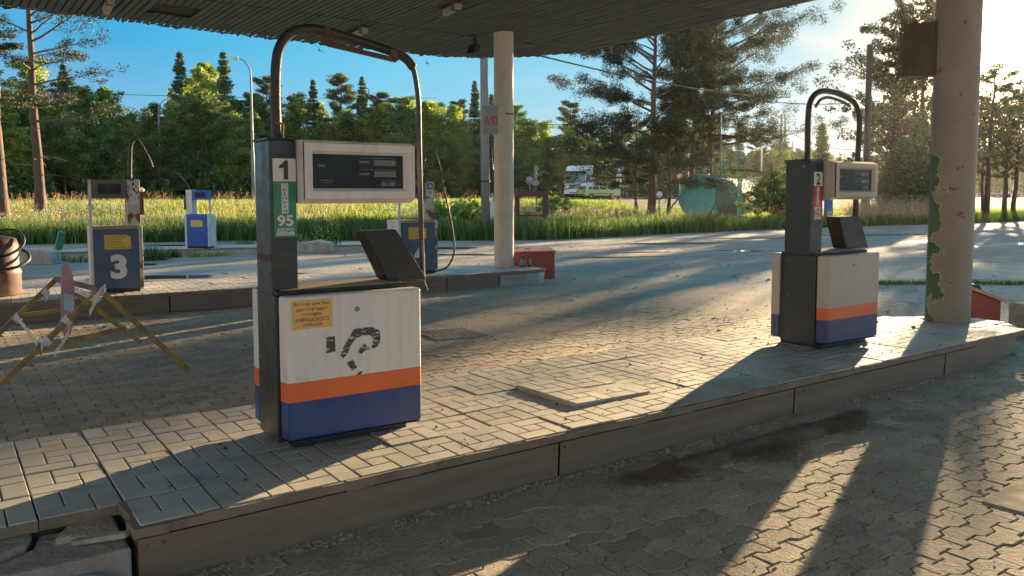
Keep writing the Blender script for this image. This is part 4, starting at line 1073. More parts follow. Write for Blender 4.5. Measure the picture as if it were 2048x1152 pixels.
def ribbon3(mb, pts, w):
    P = arc_pts(pts, 5)
    for a, b in zip(P[:-1], P[1:]):
        q = Vector((0, 0, w/2)); s = Vector((w*.25*random.uniform(-1, 1), 0, 0))
        mb.add([a-q, b-q+s*.3, b+q+s, a+q], [(0, 1, 2, 3)]); mb.add([a-q+Vector((0, .003, 0)), a+q+Vector((0, .003, 0)), b+q+Vector((0, .003, 0))+s, b-q+Vector((0, .003, 0))+s*.3], [(0, 1, 2, 3)])
def wrap(mb, c, r, w, ax):
    ax = Vector(ax).normalized(); u = ax.cross(Vector((0, 1, 0))).normalized(); v = ax.cross(u); c = Vector(c)
    for k in range(3):
        o = ax*(k-1)*w*.6; P = [c+o+(u*math.cos(a)+v*math.sin(a))*(r+.002*k)+ax*.01*math.sin(a+k) for a in np.linspace(0, TAU, 13)]
        for a, b in zip(P[:-1], P[1:]): mb.add([a-ax*w/2, b-ax*w/2, b+ax*w/2, a+ax*w/2], [(0, 1, 2, 3)])
ax1 = Vector(A1)-Vector(L1_); ax2 = Vector(A1)-Vector(R1)
mb = MB(); wrap(mb, loc(190, 598, Y1), .034, .035, ax1); mb.build('barrier_tape', M['tape'], tr)
mb = MB(); wrap(mb, loc(132, 642, Y1), .034, .025, ax1); mb.build('barrier_tape', M['tape'], tr)
mb = MB(); wrap(mb, loc(92, 684, Y1), .036, .03, ax1); mb.build('barrier_tape', M['tape'], tr)
mb = MB(); wrap(mb, loc(90, 585, Y2), .034, .03, Vector(A2)-Vector(L2_)); mb.build('barrier_tape', M['tape'], tr)
mb = MB(); wrap(mb, loc(34, 637, Y2), .036, .03, Vector(A2)-Vector(L2_)); mb.build('barrier_tape', M['tape'], tr)
mb = MB(); ribbon3(mb, [A2, loc(140, 575, 4.9), loc(165, 585, 4.3), loc(185, 594, Y1-.04)], .05); mb.build('barrier_tape', M['tape'], tr)
mb = MB(); ribbon3(mb, [loc(205, 578, Y1-.03), loc(195, 590, Y1-.05), loc(190, 606, Y1-.05), loc(178, 630, Y1-.04)], .04); mb.build('barrier_tape', M['tape'], tr)
mb = MB(); ribbon3(mb, [loc(212, 575, Y1-.03), loc(200, 588, Y1-.04), loc(188, 600, Y1-.04)], .06); mb.build('barrier_tape', M['tape'], tr)
mb = MB(); ribbon3(mb, [loc(34, 637, Y2-.05), loc(50, 655, 4.7), loc(66, 676, 4.1), loc(76, 690, Y1-.03)], .045); mb.build('barrier_tape', M['tape'], tr)
mb = MB(); ribbon3(mb, [loc(140, 645, Y1-.03), loc(136, 668, Y1-.04), loc(122, 690, Y1-.04), loc(108, 710, Y1-.03)], .035); mb.build('barrier_tape', M['tape'], tr)
mb = MB(); ribbon3(mb, [loc(95, 685, Y1-.03), loc(85, 690, Y1-.05), loc(84, 700, Y1-.04)], .04); mb.build('barrier_tape', M['tape'], tr)
mb = MB(); ribbon3(mb, [loc(98, 582, Y2-.03), loc(96, 592, Y2-.04), loc(90, 603, Y2-.03)], .03); mb.build('barrier_tape', M['tape'], tr)
pb = empty('paddle_board', (-1.7, 4.5, 0), 0, 'faded pink rounded board with pale blue patch, hanging on the yellow trestle', 'board')
mb = MB(); Yp = 4.25
outl = [(122, 660), (122, 600), (122, 545), (124, 533), (131, 527), (139, 532), (145, 548), (149, 575), (149, 610), (148, 640), (141, 668), (132, 676)]
pts = [loc(a, b, Yp) for a, b in outl]
mb.prism([(p[0], p[2]) for p in pts], Yp-4.5-.012, Yp-4.5+.012, 'y'); mb.build('board', M['pink'], pb, bevel=.003)
mb = MB(); pts = [loc(a, b, Yp) for a, b in [(127, 585), (147, 590), (147, 625), (127, 620)]]
mb.prism([(p[0], p[2]) for p in pts], Yp-4.5-.016, Yp-4.5-.013, 'y'); mb.build('patch', M['paleblue'], pb)
#@@FAR
# ================================================================== VEGETATION
def rot_rand(n, rng):
    q = rng.normal(size=(n, 4)); q /= np.linalg.norm(q, axis=1)[:, None]
    a, b, c, d = q.T
    return np.stack([np.stack([1-2*(c*c+d*d), 2*(b*c-a*d), 2*(b*d+a*c)], -1), np.stack([2*(b*c+a*d), 1-2*(b*b+d*d), 2*(c*d-a*b)], -1), np.stack([2*(b*d-a*c), 2*(c*d+a*b), 1-2*(b*b+c*c)], -1)], 1)
def leaf_tris(P, size, aspect, rng, flat=0.0):
    """one small kite-shaped face (two tris as a quad) per point"""
    n = len(P); s = size*rng.uniform(.6, 1.35, n)
    base = np.array([[0, -.5, 0], [.5*aspect, 0, .06], [0, .5, 0], [-.5*aspect, 0, .06]])
    Rm = rot_rand(n, rng)
    v = np.einsum('nij,kj->nki', Rm, base)*s[:, None, None]
    if flat: v[..., 2] *= (1-flat)
    V = (P[:, None]+v).reshape(-1, 3)
    F = np.arange(n*4).reshape(n, 4)
    return V, F
class Tree:
    def __init__(s, seed): s.rng = np.random.default_rng(seed); s.tr = MB(); s.P = []; s.rnd = random.Random(seed)
    def limb(s, pts, r0, r1, n=6):
        k = len(pts); s.tr.tube(pts, [r0+(r1-r0)*i/(k-1) for i in range(k)], n, cap=False)
    def clump(s, c, r, n, flat=1.0):
        g = s.rng.normal(size=(n, 3)); g /= np.linalg.norm(g, axis=1)[:, None]; g *= (s.rng.random(n)**.45)[:, None]
        g *= np.array([r, r, r*flat]); s.P.append(g+np.array(c))
    def mesh(s, size, aspect, flat=0):
        P = np.concatenate(s.P); return leaf_tris(P, size, aspect, s.rng, flat)
def curve(p, d, L, droop, rnd, k=5, wob=.08):
    p = Vector(p); d = Vector(d).normalized(); o = [p.copy()]
    for i in range(k):
        d = (d+Vector((rnd.gauss(0, wob), rnd.gauss(0, wob), -droop+rnd.gauss(0, wob*.6)))).normalized()
        p = p+d*L/k; o.append(p.copy())
    return o
def make_pine(seed, H=14, h0=.45, r=.22, spread=2.6, nb=26, lean=(0, 0), dens=1.0, lsize=.16, low_dead=5, bias=None, flat=.42, clump=.38):
    t = Tree(seed); rnd = t.rnd
    tp = [Vector((lean[0]*(z/H)**1.3*H+rnd.gauss(0, .03), lean[1]*(z/H)**1.3*H+rnd.gauss(0, .03), z)) for z in np.linspace(0, H, 10)]
    t.tr.tube(tp, [r*(1-.80*(i/9)**1.1)+(.06 if i == 0 else 0) for i in range(10)], 12, cap=False)
    def tpt(z):
        f = min(.999, z/H)*9; i = int(f); return tp[i].lerp(tp[i+1], f-i)
    for i in range(low_dead):
        z = H*rnd.uniform(h0*.45, h0); a = rnd.uniform(0, TAU); t.limb(curve(tpt(z), (math.cos(a), math.sin(a), .1), rnd.uniform(.5, 1.8), .06, rnd), .025, .006, 5)
    for i in range(nb):
        u = (i+rnd.random())/nb; z = H*(h0+(1-h0)*u*.99); a = i*2.4+rnd.uniform(-.5, .5)
        if bias is not None and rnd.random() < .35: a = bias+rnd.gauss(0, .5)
        prof = math.sin(PI*min(1, .22+.78*(1-u)**.8))**.7 if u > .1 else .8
        L = spread*(.35+.65*prof)*rnd.uniform(.7, 1.15)*(1-.55*u)
        if bias is not None: L *= 1+.45*max(0, math.cos(a-bias))
        br = curve(tpt(z), (math.cos(a), math.sin(a), .12+.65*u), L, .05*(1-u)-.02, rnd, 6, .11)
        t.limb(br, .02+.02*L*.6, .008, 6)
        for k in range(2, 7):
            q = br[min(k, 6)]
            for m in range(2 if k < 6 else 1):
                a2 = a+rnd.choice((-1, 1))*rnd.uniform(.3, 1.1); l2 = L*.33*rnd.uniform(.5, 1.2)
                tw = curve(q, (math.cos(a2), math.sin(a2), rnd.uniform(.0, .35)), l2, .02, rnd, 3, .12)
                t.limb(tw, .012, .004, 4)
                n = int(62*dens*rnd.uniform(.5, 1.3))
                t.clump(tw[-1], clump*rnd.uniform(.6, 1.15), n, flat)
                if rnd.random() < .6: t.clump(tw[-2], clump*.7, int(n*.5), flat)
    V, F = t.mesh(lsize, .34); return t.tr, V, F
def make_spruce(seed, H=11, R=2.0, h0=.08, dens=1.0, lsize=.2, r=.14):
    t = Tree(seed); rnd = t.rnd
    t.tr.tube([(rnd.gauss(0, .02), rnd.gauss(0, .02), z) for z in np.linspace(0, H*.97, 7)], [r*(1-.9*i/6) for i in range(7)], 8, cap=False)
    z = H*h0
    while z < H*.985:
        u = (z-H*h0)/(H*(1-h0)); L0 = R*(1-u)**.85*rnd.uniform(.8, 1.1)+.12; nb = max(4, int(9*(1-u)+4)); a0 = rnd.random()*TAU
        for i in range(nb):
            a = a0+TAU*i/nb+rnd.gauss(0, .15); L = L0*rnd.uniform(.65, 1.15)
            br = curve((0, 0, z), (math.cos(a), math.sin(a), .15-.35*(1-u)), L, .02, rnd, 4, .05)
            if L > .5: t.limb(br, .018, .005, 4)
            for k in range(1, 5):
                t.clump(tuple(br[k]-Vector((0, 0, .08*L))), .13+.13*L*(.5+.2*k)*.6, int(15*dens*(.5+L)), .9)
        z += (H*.026*(1-.4*u)+.07)*rnd.uniform(.7, 1.3)
    t.clump((0, 0, H*.99), .1, 12, 2)
    V, F = t.mesh(lsize, .4); return t.tr, V, F
def make_leafy(seed, H=11, R=1.9, h0=.3, dens=1.0, lsize=.19, r=.12, stems=1, narrow=1.0, nb=34, aspect=.72, clump=.5):
    t = Tree(seed); rnd = t.rnd
    for sN in range(stems):
        ox, oy = (rnd.gauss(0, .35), rnd.gauss(0, .35)) if stems > 1 else (0, 0)
        lx, ly = rnd.gauss(0, .03), rnd.gauss(0, .03)
        Hs = H*rnd.uniform(.85, 1) if sN else H
        tp = [Vector((ox+lx*z+rnd.gauss(0, .04), oy+ly*z+rnd.gauss(0, .04), z)) for z in np.linspace(0, Hs*.95, 9)]
        t.tr.tube(tp, [r*(1-.85*i/8) for i in range(9)], 9, cap=False)
        n_ = nb//stems
        for i in range(n_):
            u = (i+rnd.random())/n_; z = Hs*(h0+(.96-h0)*u); a = i*2.4+rnd.gauss(0, .4)
            f = min(.999, z/(Hs*.95))*8; k = int(min(f, 7.99)); p = tp[k].lerp(tp[k+1], min(1, f-k))
            L = R*narrow*(math.sin(PI*(.18+.74*u))**.6*(1.12-.3*u))*rnd.uniform(.4, 1.45)
            br = curve(p, (math.cos(a), math.sin(a), .9), L*1.15, .10, rnd, 5, .14)
            t.limb(br, .012+.014*L, .004, 5)
            for k2 in range(1, 6):
                t.clump(tuple(br[k2]), clump*rnd.uniform(.45, 1.0)*(.55+.25*L), int(26*dens*rnd.uniform(.4, 1.3)), .85)
        t.clump(tuple(tp[-1]), .35, int(40*dens), 1.6)
    V, F = t.mesh(lsize, aspect); return t.tr, V, F
def plant_tree(name, parts, loc, rz, bark, leaf, label, cat='tree', group=None, scale=1.0, keep=None):
    tr, V, F = parts; e_ = empty(name, loc, rz, label, cat, group); e_.scale = (scale,)*3
    tr.build('trunk', bark, e_); npmesh('crown', V, F, leaf, e_)
    return e_

# --- forest edge beyond the road: prototypes, then copies
protos = []
def proto(kind, parts, bark, leaf, H):
    tr, V, F = parts
    e_ = empty(kind+'_tree', (0, 0, 0)); tr.build('trunk', bark, e_); npmesh('crown', V, F, leaf, e_)
    protos.append([kind, e_, H, False])
for s in range(3): proto('birch', make_leafy(100+s, 11, 1.45, .18, 2.8, .15, .09, 1, 1.0, 56, clump=.72), M['birchbark'], M['birch'], 11)
for s in range(2): proto('aspen', make_leafy(110+s, 10.5, 1.7, .12, 2.8, .155, .10, 2, 1.0, 68, clump=.75), M['darkbark'], M['aspen'], 10.5)
for s in range(3): proto('spruce', make_spruce(120+s, 12, 1.6, .10, 2.0, .19), M['darkbark'], M['spruce'], 12)
for s in range(3): proto('pine', make_pine(130+s, 13, .45, .17, 2.1, 26, (0, 0), 1.4, .19, 4, None, .6, .5), M['pinebark'], M['needle'], 13)
# skyline read from the photograph: bearing (px) -> height of the tree tops above the horizon line in px
SKX = [-150, 0, 60, 150, 200, 260, 330, 420, 480, 560, 640, 700, 780, 850, 930, 1000, 1050, 1120, 1200, 1290, 1380, 1450, 1520, 1600, 1680, 1800, 1950, 2100, 2200]
SKH = [250, 250, 250, 235, 232, 215, 225, 240, 225, 195, 205, 205, 215, 205, 190, 175, 165, 150, 135, 128, 125, 122, 112, 100, 80, 75, 95, 130, 140]
marks = [(0, 'behind leftmost pine'), (75, 'behind tall left pine'), (160, 'left of pump three'), (225, 'above pump three'), (290, 'right of pump three'),
         (330, 'behind the short lamp post'), (400, 'above the small blue pump'), (455, 'right of the small blue pump'), (505, 'behind the tall lamp post'), (560, 'beside the bent pipe'),
         (640, 'inside pipe arch at left'), (720, 'inside pipe arch centrally'), (800, 'inside pipe arch at right'), (870, 'above pump four'), (930, 'left of the timber pole'),
         (985, 'touching cream column'), (1060, 'right of cream column'), (1110, 'left of the white truck'), (1170, 'above the white truck'), (1240, 'behind low pine boughs'),
         (1300, 'behind thickest pine'), (1370, 'behind pine cluster'), (1440, 'above the tank'), (1500, 'right of the tank'), (1560, 'beneath the pylon'), (1620, 'left of pump two'),
         (1700, 'behind pump two'), (1790, 'behind spruce thicket'), (1900, 'behind peeling column'), (1980, 'right of peeling column'), (2060, 'at the right edge')]
seen = {}
rf = random.Random(5)
def forest_d(px): 
    k = (px-1024)/FPX; return min(190, (87+9+0)/(1-.84*k)) if k < .55 else 175
rowspec = [('front', 2, 2.0, .84), ('middle', 6, 2.1, .98), ('rear', 11, 2.5, 1.0)]
for row, off, gap, hk in rowspec:
    px = -130+rf.random()*20
    while px < 2130:
        d = forest_d(px)+off+rf.uniform(-1.2, 1.2)
        r = (px-1024)/FPX*d
        Ht = (np.interp(px, SKX, SKH)/FPX*d+.35)*hk*rf.choice((.70, .80, .88, .97, 1.04, 1.13))
        kinds = ('birch',)*5+('aspen',)*5+('spruce',) if row == 'front' else ('birch', 'birch', 'birch', 'aspen', 'aspen', 'aspen', 'pine', 'pine', 'spruce')
        if px < 160: kinds = kinds+('spruce', 'aspen')
        kd = rf.choice(kinds)
        cand = [p for p in protos if p[0] == kd]; p = rf.choice(cand)
        if kd in ('spruce', 'pine') and row != 'front': Ht *= 1.10
        x, y = pd(d, r); z = ground_z(x, y)-.15
        if p[3]: o = copy_tree(p[1])
        else: o = p[1]; p[3] = True
        sc_ = Ht/p[2]; wd = sc_*(rf.uniform(1.1, 1.5) if kd != 'spruce' else rf.uniform(.8, 1.15))
        o.location = (x, y, z); o.rotation_euler = (0, 0, rf.uniform(0, TAU)); o.scale = (wd, wd, sc_)
        mk = min(marks, key=lambda q: abs(q[0]-px))[1]
        base = {'birch': 'pale birch', 'aspen': 'bushy aspen', 'spruce': 'dark spruce', 'pine': 'open pine'}[kd]
        size = 'tall' if Ht > np.interp(px, SKX, SKH)/FPX*d*hk*1.0 else 'shorter'
        lb = f'{size} {base} in the far forest, {row} row, {mk}'
        seen.setdefault(lb, []).append(o)
        o['label'] = lb; o['category'] = 'tree'; o['group'] = 'trees of the forest edge beyond the road'
        px += gap*rf.uniform(.7, 1.3)/d*FPX
for lb, os_ in seen.items():
    if len(os_) > 1:
        os_.sort(key=lambda o: (np.array(o.location[:2])-CAM[:2])@RH/((np.array(o.location[:2])-CAM[:2])@FH))
        for k, o in enumerate(os_):
            o['label'] = (('left', 'right')[k] if len(os_) == 2 else ('first', 'second', 'third', 'fourth', 'fifth')[min(k, 4)])+' '+lb
for p in protos:
    if not p[3]:
        for ch in list(p[1].children): bpy.data.objects.remove(ch)
        bpy.data.objects.remove(p[1])
# the wood behind reads as one dark mass
def wood_mass():
    n = 120000; px = RNG.uniform(-160, 2160, n); k = (px-1024)/FPX
    d0 = np.where(k < .55, np.minimum(190, 96/(1-.84*np.minimum(k, .54))), 175)
    d = d0+9+RNG.random(n)*14
    h = np.interp(px, SKX, SKH)/FPX*d*(.80+.16*np.sin(px*.11)*np.sin(px*.037+2))*RNG.random(n)**.8
    h *= .9+.2*np.sin(px*.05)*np.sin(px*.013)
    P = np.stack([CAM[0]+FH[0]*d+RH[0]*k*d, CAM[1]+FH[1]*d+RH[1]*k*d, .9+h], 1)
    V, F = leaf_tris(P, .62, .7, RNG); return V, F
V, F = wood_mass()
npmesh('forest', V, F, M['under'], kind='stuff', label='dark mass of far woodland behind the forest edge', cat='forest')
def undergrowth():
    n = 42000; px = RNG.uniform(-160, 2160, n); k = (px-1024)/FPX
    d0 = np.where(k < .55, np.minimum(190, 96/(1-.84*np.minimum(k, .54))), 175)
    d = d0+RNG.random(n)*3.5-1.5
    top = 1.6+1.4*np.sin(px*.031)+1.0*np.sin(px*.077+1)+.6*np.sin(px*.19)
    h = np.maximum(.5, top)*RNG.random(n)
    P = np.stack([CAM[0]+FH[0]*d+RH[0]*k*d, CAM[1]+FH[1]*d+RH[1]*k*d, .95+h], 1)
    return leaf_tris(P, .34, .7, RNG)
V, F = undergrowth()
npmesh('undergrowth', V, F, M['bush'], kind='stuff', label='low leafy undergrowth along the foot of the far forest', cat='undergrowth')

# --- nearer trees
def tree_at(px, d, fn, bark, leaf, label, name='pine_tree', group=None, rz=0, dz=-.1, scale=1):
    r = (px-1024)/FPX*d; x, y = pd(d, r)
    return plant_tree(name, fn, (x, y, ground_z(x, y)+dz), rz, bark, leaf, label, 'tree', group, scale)
left_w = math.atan2(-RH[1], -RH[0]); right_w = math.atan2(RH[1], RH[0])     # world bearings of picture left and right
def cam_lean(k): return (RH[0]*k, RH[1]*k)
tree_at(82, 38, make_pine(201, 13.5, .33, .235, 3.3, 26, cam_lean(-.012), 1.2, .12, 10, right_w, .7, .42), M['pinebark'], M['needlesilhouette'], 'tall pine with bare orange trunk rising above pump three at the left')
tree_at(6, 33, make_pine(202, 13, .40, .27, 2.6, 20, cam_lean(-.02), 1.0, .15, 6, left_w, .4, .36), M['pinebark'], M['needlesilhouette'], 'thick pine trunk cut by the left edge of the photo')
P_ = [(1303, 48, 13.2, .25, 5.2, cam_lean(.012), left_w, .15, 46, 'thickest pine of the cluster, left of the turquoise tank, boughs reaching to the truck'),
      (1336, 51, 12.6, .11, 1.8, cam_lean(.05), None, .36, 18, 'slender leaning pine just right of the thickest pine trunk'),
      (1381, 56, 14.5, .20, 3.0, cam_lean(.028), None, .30, 38, 'pine with mid sized trunk rising behind the tank ladder'),
      (1417, 54, 15.5, .21, 5.8, cam_lean(.030), right_w, .30, 46, 'pine behind the tank with long boughs reaching right over pump two'),
      (1402, 62, 14, .13, 2.6, cam_lean(.02), None, .3, 20, 'thin pine farthest back in the cluster behind the tank')]
for i, (px, d, H, r, sp, ln, bi, h0, nb, lb) in enumerate(P_):
    tree_at(px, d, make_pine(210+i, H, h0, r, sp, nb, ln, 3.5, .13, 6, bi, .8, .58), M['pinebark'], M['needlesilhouette'], lb, group='pines clustered behind the tank')
tree_at(1272, 55, make_pine(220, 6.3, .22, .12, 2.3, 20, (0, 0), 1.3, .14, 2, left_w, .5, .40), M['pinebark'], M['needlesilhouette'], 'low bushy young pine hiding the side of the white truck')
# right-hand group
tree_at(1763, 52, make_leafy(230, 13.4, 3.6, .28, 4.0, .14, .16, 2, 1.0, 70, .8, .42), M['darkbark'], M['leafsilhouette'], 'broad dark aspen behind pump number two, crown high over the display', 'aspen_tree')
tree_at(1806, 56, make_leafy(231, 14, 3.0, .30, 2.6, .13, .15, 1, 1.0, 44, .8, .38), M['darkbark'], M['leafsilhouette'], 'tall dark aspen just left of the blank box sign', 'aspen_tree')
tree_at(1738, 60, make_leafy(232, 8.5, 1.9, .35, 1.6, .17, .09, 1, 1.0, 26, .8, .42), M['darkbark'], M['leafsilhouette'], 'thin aspen with sparse crown left of the timber lamp pole', 'aspen_tree')
tree_at(1832, 50, make_pine(233, 14.5, .66, .18, 2.8, 24, cam_lean(.02), .7, .16, 8, None, .4, .38), M['pinebark'], M['needlesilhouette'], 'pine with many thin bare boughs, crossing behind the box sign')
tree_at(1850, 55, make_pine(234, 14, .66, .15, 2.4, 20, cam_lean(.04), .8, .16, 8, None, .4, .38), M['pinebark'], M['needlesilhouette'], 'leaning pine seen between the spruce thicket and the peeling column')
for i, (px, d, H, R, lb) in enumerate([(1800, 45, 4.6, 2.0, 'dark young spruce right of pump two, the left one of the thicket'), (1838, 46, 6.2, 2.1, 'dark young spruce, tallest of the thicket left of the peeling column'), (1868, 47, 5.0, 2.0, 'dark young spruce touching the left side of the peeling column')]):
    tree_at(px, d, make_spruce(240+i, H, R, .03, 1.4, .17, .09), M['darkbark'], M['spruce'], lb, 'spruce_tree', 'young spruces left of the peeling column')
tree_at(1640, 90, make_spruce(245, 8.5, 1.6, .1, .7, .25), M['darkbark'], M['spruce'], 'thin dark spruce top showing just left of pump number two', 'spruce_tree')
tree_at(1972, 46, make_pine(250, 8.4, .30, .17, 2.2, 26, cam_lean(.02), .6, .15, 9, None, .4, .33), M['darkbark'], M['needlesilhouette'], 'thin crowned pine beneath the sun, right of the peeling column')
tree_at(1966, 52, make_leafy(251, 7.4, 2.2, .34, .8, .16, .13, 1, 1.0, 30, .8, .4), M['darkbark'], M['leafsilhouette'], 'forked leafy tree close to the right side of the peeling column', 'aspen_tree')
tree_at(2022, 50, make_leafy(252, 8.0, 3.4, .36, 1.1, .16, .16, 3, 1.0, 60, .8, .42), M['darkbark'], M['leafsilhouette'], 'wide spreading tree with dark forked trunks at the right edge', 'aspen_tree')
tree_at(2052, 58, make_leafy(253, 8.6, 3.0, .3, 1.1, .16, .14, 2, 1.0, 44, .8, .42), M['darkbark'], M['leafsilhouette'], 'dark leafy tree cut by the right edge of the photo', 'aspen_tree')
# bushes
def bush(px, d, H, R, seed, leaf, label, lsize=.13, dens=1.2, name='bush'):
    parts = make_leafy(seed, H, R, .05, dens, lsize, .03, 4, 1.0, 36, .6, .4)
    r = (px-1024)/FPX*d; x, y = pd(d, r)
    return plant_tree(name, parts, (x, y, ground_z(x, y)-.05), 0, M['darkbark'], leaf, label, 'bush')
bush(1535, 46, 2.0, 1.6, 301, M['bush'], 'leafy green bush growing over the middle of the turquoise tank')
bush(1562, 46, 2.9, 2.0, 302, M['bush'], 'tall pale leafy bush at the right end of the tank beside pump two')
bush(1590, 43, 1.8, 1.2, 303, M['bush'], 'low bush half hidden behind the column of pump two')
bush(1108, 40, .95, .3, 304, M['birch'], 'single young willow sapling standing in the meadow left of the truck')
bush(920, 30, 1.05, .6, 305, M['birch'], 'sunlit yellow green willow bush right of pump number four')
bush(895, 31, 1.15, .5, 306, M['birch'], 'sunlit young willow rising behind the hose of pump four')
bush(380, 92, 3.5, 2.6, 307, M['bush'], 'rounded grey green willow at the forest foot behind the small blue pump', .24)
bush(240, 92, 3.6, 2.6, 308, M['bush'], 'rounded grey green willow at the forest foot behind pump three', .24)
bush(1060, 105, 4.2, 2.4, 309, M['bush'], 'rounded willow at the forest foot right of the cream column', .25)

# --- grasses: tapered bent blades
def blades(P, H, W, rng, lean=.35):
    n = len(P); a = rng.random(n)*TAU; h = H*rng.uniform(.55, 1.2, n); w = W*rng.uniform(.7, 1.3, n)
    ln = rng.normal(0, lean, (n, 2)); s = np.stack([np.cos(a), np.sin(a)], 1)
    V = np.zeros((n, 6, 3))
    for k, (t, ww) in enumerate(((0, 1), (.55, .8), (1, .12))):
        c = P.copy(); c[:, :2] += ln*(h*t*t)[:, None]*.6; c[:, 2] += h*t*(1-.12*t)
        V[:, 2*k] = c; V[:, 2*k+1] = c
        V[:, 2*k, :2] -= s*(w*ww/2)[:, None]; V[:, 2*k+1, :2] += s*(w*ww/2)[:, None]
    q = np.array([[0, 1, 3, 2], [2, 3, 5, 4]])
    return V.reshape(-1, 3), (np.arange(n)[:, None, None]*6+q[None]).reshape(-1, 4)
def scatter(n, dlo, dhi, plo, phi, rng, power=1.0, gap=None):
    """points on the meadow between two distances behind the yard edge"""
    px = rng.uniform(plo, phi, n); k = (px-1024)/FPX; t = rng.random(n)**power
    # edge distance along this bearing
    dt = np.linspace(15, 90, 400)
    de = np.array([dt[np.argmax(dt > np.interp(kk*dt, ER, ED))] for kk in np.linspace(k.min(), k.max(), 200)])
    e = np.interp(k, np.linspace(k.min(), k.max(), 200), de)
    d = e+dlo+(dhi-dlo)*t; r = k*d
    x = CAM[0]+FH[0]*d+RH[0]*r; y = CAM[1]+FH[1]*d+RH[1]*r
    z = terrain_dr(d, r)-.05
    return np.stack([x, y, z], 1), d, r, px
def cut(P, d, r, extra=None):
    onroad = (d > road_d(r)-7.2); keep = ~onroad
    keep &= ~((r > 7) & (r < 20) & (d > 41.4) & (d < 51.0))
    if extra is not None: keep &= extra
    return P[keep], keep
# front band, its shade put into the deep green colour
P, d, r, px = scatter(52000, 0, 5.5, -60, 2110, RNG, 1.0); P, kp = cut(P, d, r)
P[:, :2] += RNG.normal(0, .12, (len(P), 2)); hh = .74*(.75+.5*fbm(P[:, 0], P[:, 1], .7, 3, 40))*np.where(r[kp] > 9, .75, 1)
V, F = blades(P, hh, .028, RNG, .4)
npmesh('verge_grass', V, F, M['grassshade'], kind='stuff', label='grass coloured dark green for shade along the edge of the yard', cat='grass')
P, d, r, px = scatter(95000, 3, 34, -60, 2110, RNG, 1.25); P, kp = cut(P, d, r)
hh = (.46+.0*P[:, 0])*(.6+.8*fbm(P[:, 0], P[:, 1], .35, 3, 41))*np.clip(1.15-(d[kp]-28)/55, .45, 1.1)
V, F = blades(P, hh, .035, RNG, .4)
npmesh('meadow_grass', V, F, M['grass'], kind='stuff', label='sunlit yellow green meadow grass rising to the road', cat='grass')
P, d, r, px = scatter(9000, 2, 24, -60, 2110, RNG, 1.1); m_ = fbm(P[:, 0], P[:, 1], .3, 3, 44) > .45; P, kp = cut(P, d, r, m_)
V1, F1 = blades(P, .78*(.8+.4*RNG.random(len(P))), .010, RNG, .3)
tips = V1.reshape(-1, 6, 3)[:, 4]; Q = np.repeat(tips, 7, 0)+RNG.normal(0, 1, (len(tips)*7, 3))*[.02, .02, .055]
V2, F2 = leaf_tris(Q, .035, .4, RNG)
npmesh('seed_grass', np.concatenate([V1, V2]), np.concatenate([F1, F2+len(V1)]), M['seed'], kind='stuff', label='tall dry grass stems with pale seed heads in the meadow', cat='grass')
P, d, r, px = scatter(2600, .5, 7, 1690, 1870, RNG, 1.0); V1, F1 = blades(P, 1.15*(.7+.5*RNG.random(len(P))), .013, RNG, .3)
tips = V1.reshape(-1, 6, 3)[:, 4]; Q = np.repeat(tips, 9, 0)+RNG.normal(0, 1, (len(tips)*9, 3))*[.035, .035, .10]
V2, F2 = leaf_tris(Q, .045, .4, RNG)
npmesh('seed_grass', np.concatenate([V1, V2]), np.concatenate([F1, F2+len(V1)]), M['seed'], kind='stuff', label='taller tan reed grass at the yard edge left of the peeling column', cat='grass')
P, d, r, px = scatter(5200, 3, 16, -40, 1300, RNG, 1.0); m_ = fbm(P[:, 0], P[:, 1], .4, 3, 47) > .52; P = P[m_]
V1, F1 = blades(P, .62*(.8+.5*RNG.random(len(P))), .012, RNG, .2); tips = V1.reshape(-1, 6, 3)[:, 4]
Q = np.repeat(tips, 8, 0)+RNG.normal(0, 1, (len(tips)*8, 3))*[.05, .05, .012]; V2, F2 = leaf_tris(Q, .03, .8, RNG)
npmesh('wild_flowers', np.concatenate([V1, V2]), np.concatenate([F1, F2+len(V1)]), [M['bush'], M['inkwhite']], mi=np.concatenate([np.zeros(len(F1)), np.ones(len(F2))]), kind='stuff', label='small white umbel flowers sprinkled through the meadow', cat='flowers')
P, d, r, px = scatter(70, 1, 4, 120, 300, RNG, 1.0); V1, F1 = blades(P, .75, .02, RNG, .2)
tips = V1.reshape(-1, 6, 3)[:, 4]; Q = np.repeat(tips, 26, 0)+RNG.normal(0, 1, (len(tips)*26, 3))*[.035, .035, .09]
V2, F2 = leaf_tris(Q, .045, .7, RNG)
npmesh('purple_flowers', np.concatenate([V1, V2]), np.concatenate([F1, F2+len(V1)]), M['purple'], kind='stuff', label='purple flower spikes in the meadow behind pump three', cat='flowers')
# tufts and weeds in the yard, each its own plant
def tuft(px, py, H, R, n, mat, label, name='grass_tuft', z=0.0, d=None):
    v = Fv+Rv*(px-1024)/FPX+Uv*(576+PY-py)/FPX; p = CAM+v*(z-CAM[2])/v[2]
    rng = np.random.default_rng(int(px*7+py)); a = rng.random(n)*TAU; q = rng.random(n)**.6*R
    P = np.stack([q*np.cos(a), q*np.sin(a)*.7, np.zeros(n)-.02], 1)
    V, F = blades(P, H*(1.1-.5*q/R), .013, rng, .55)
    o = npmesh(name, V, F, mat, label=label, cat='plant'); o.location = (p[0], p[1], z); return o
tuft(118, 522, .22, .25, 140, M['grass'], 'bright green grass tuft at the foot of the leaning green post')
tuft(305, 520, .42, .38, 420, M['grassshade'], 'dark grass clump right of pump number three')
tuft(342, 515, .30, .25, 160, M['grassshade'], 'thin weeds in front of the plinth of the small blue pump')
tuft(395, 514, .22, .3, 90, M['grass'], 'short weeds under the small bright blue pump')
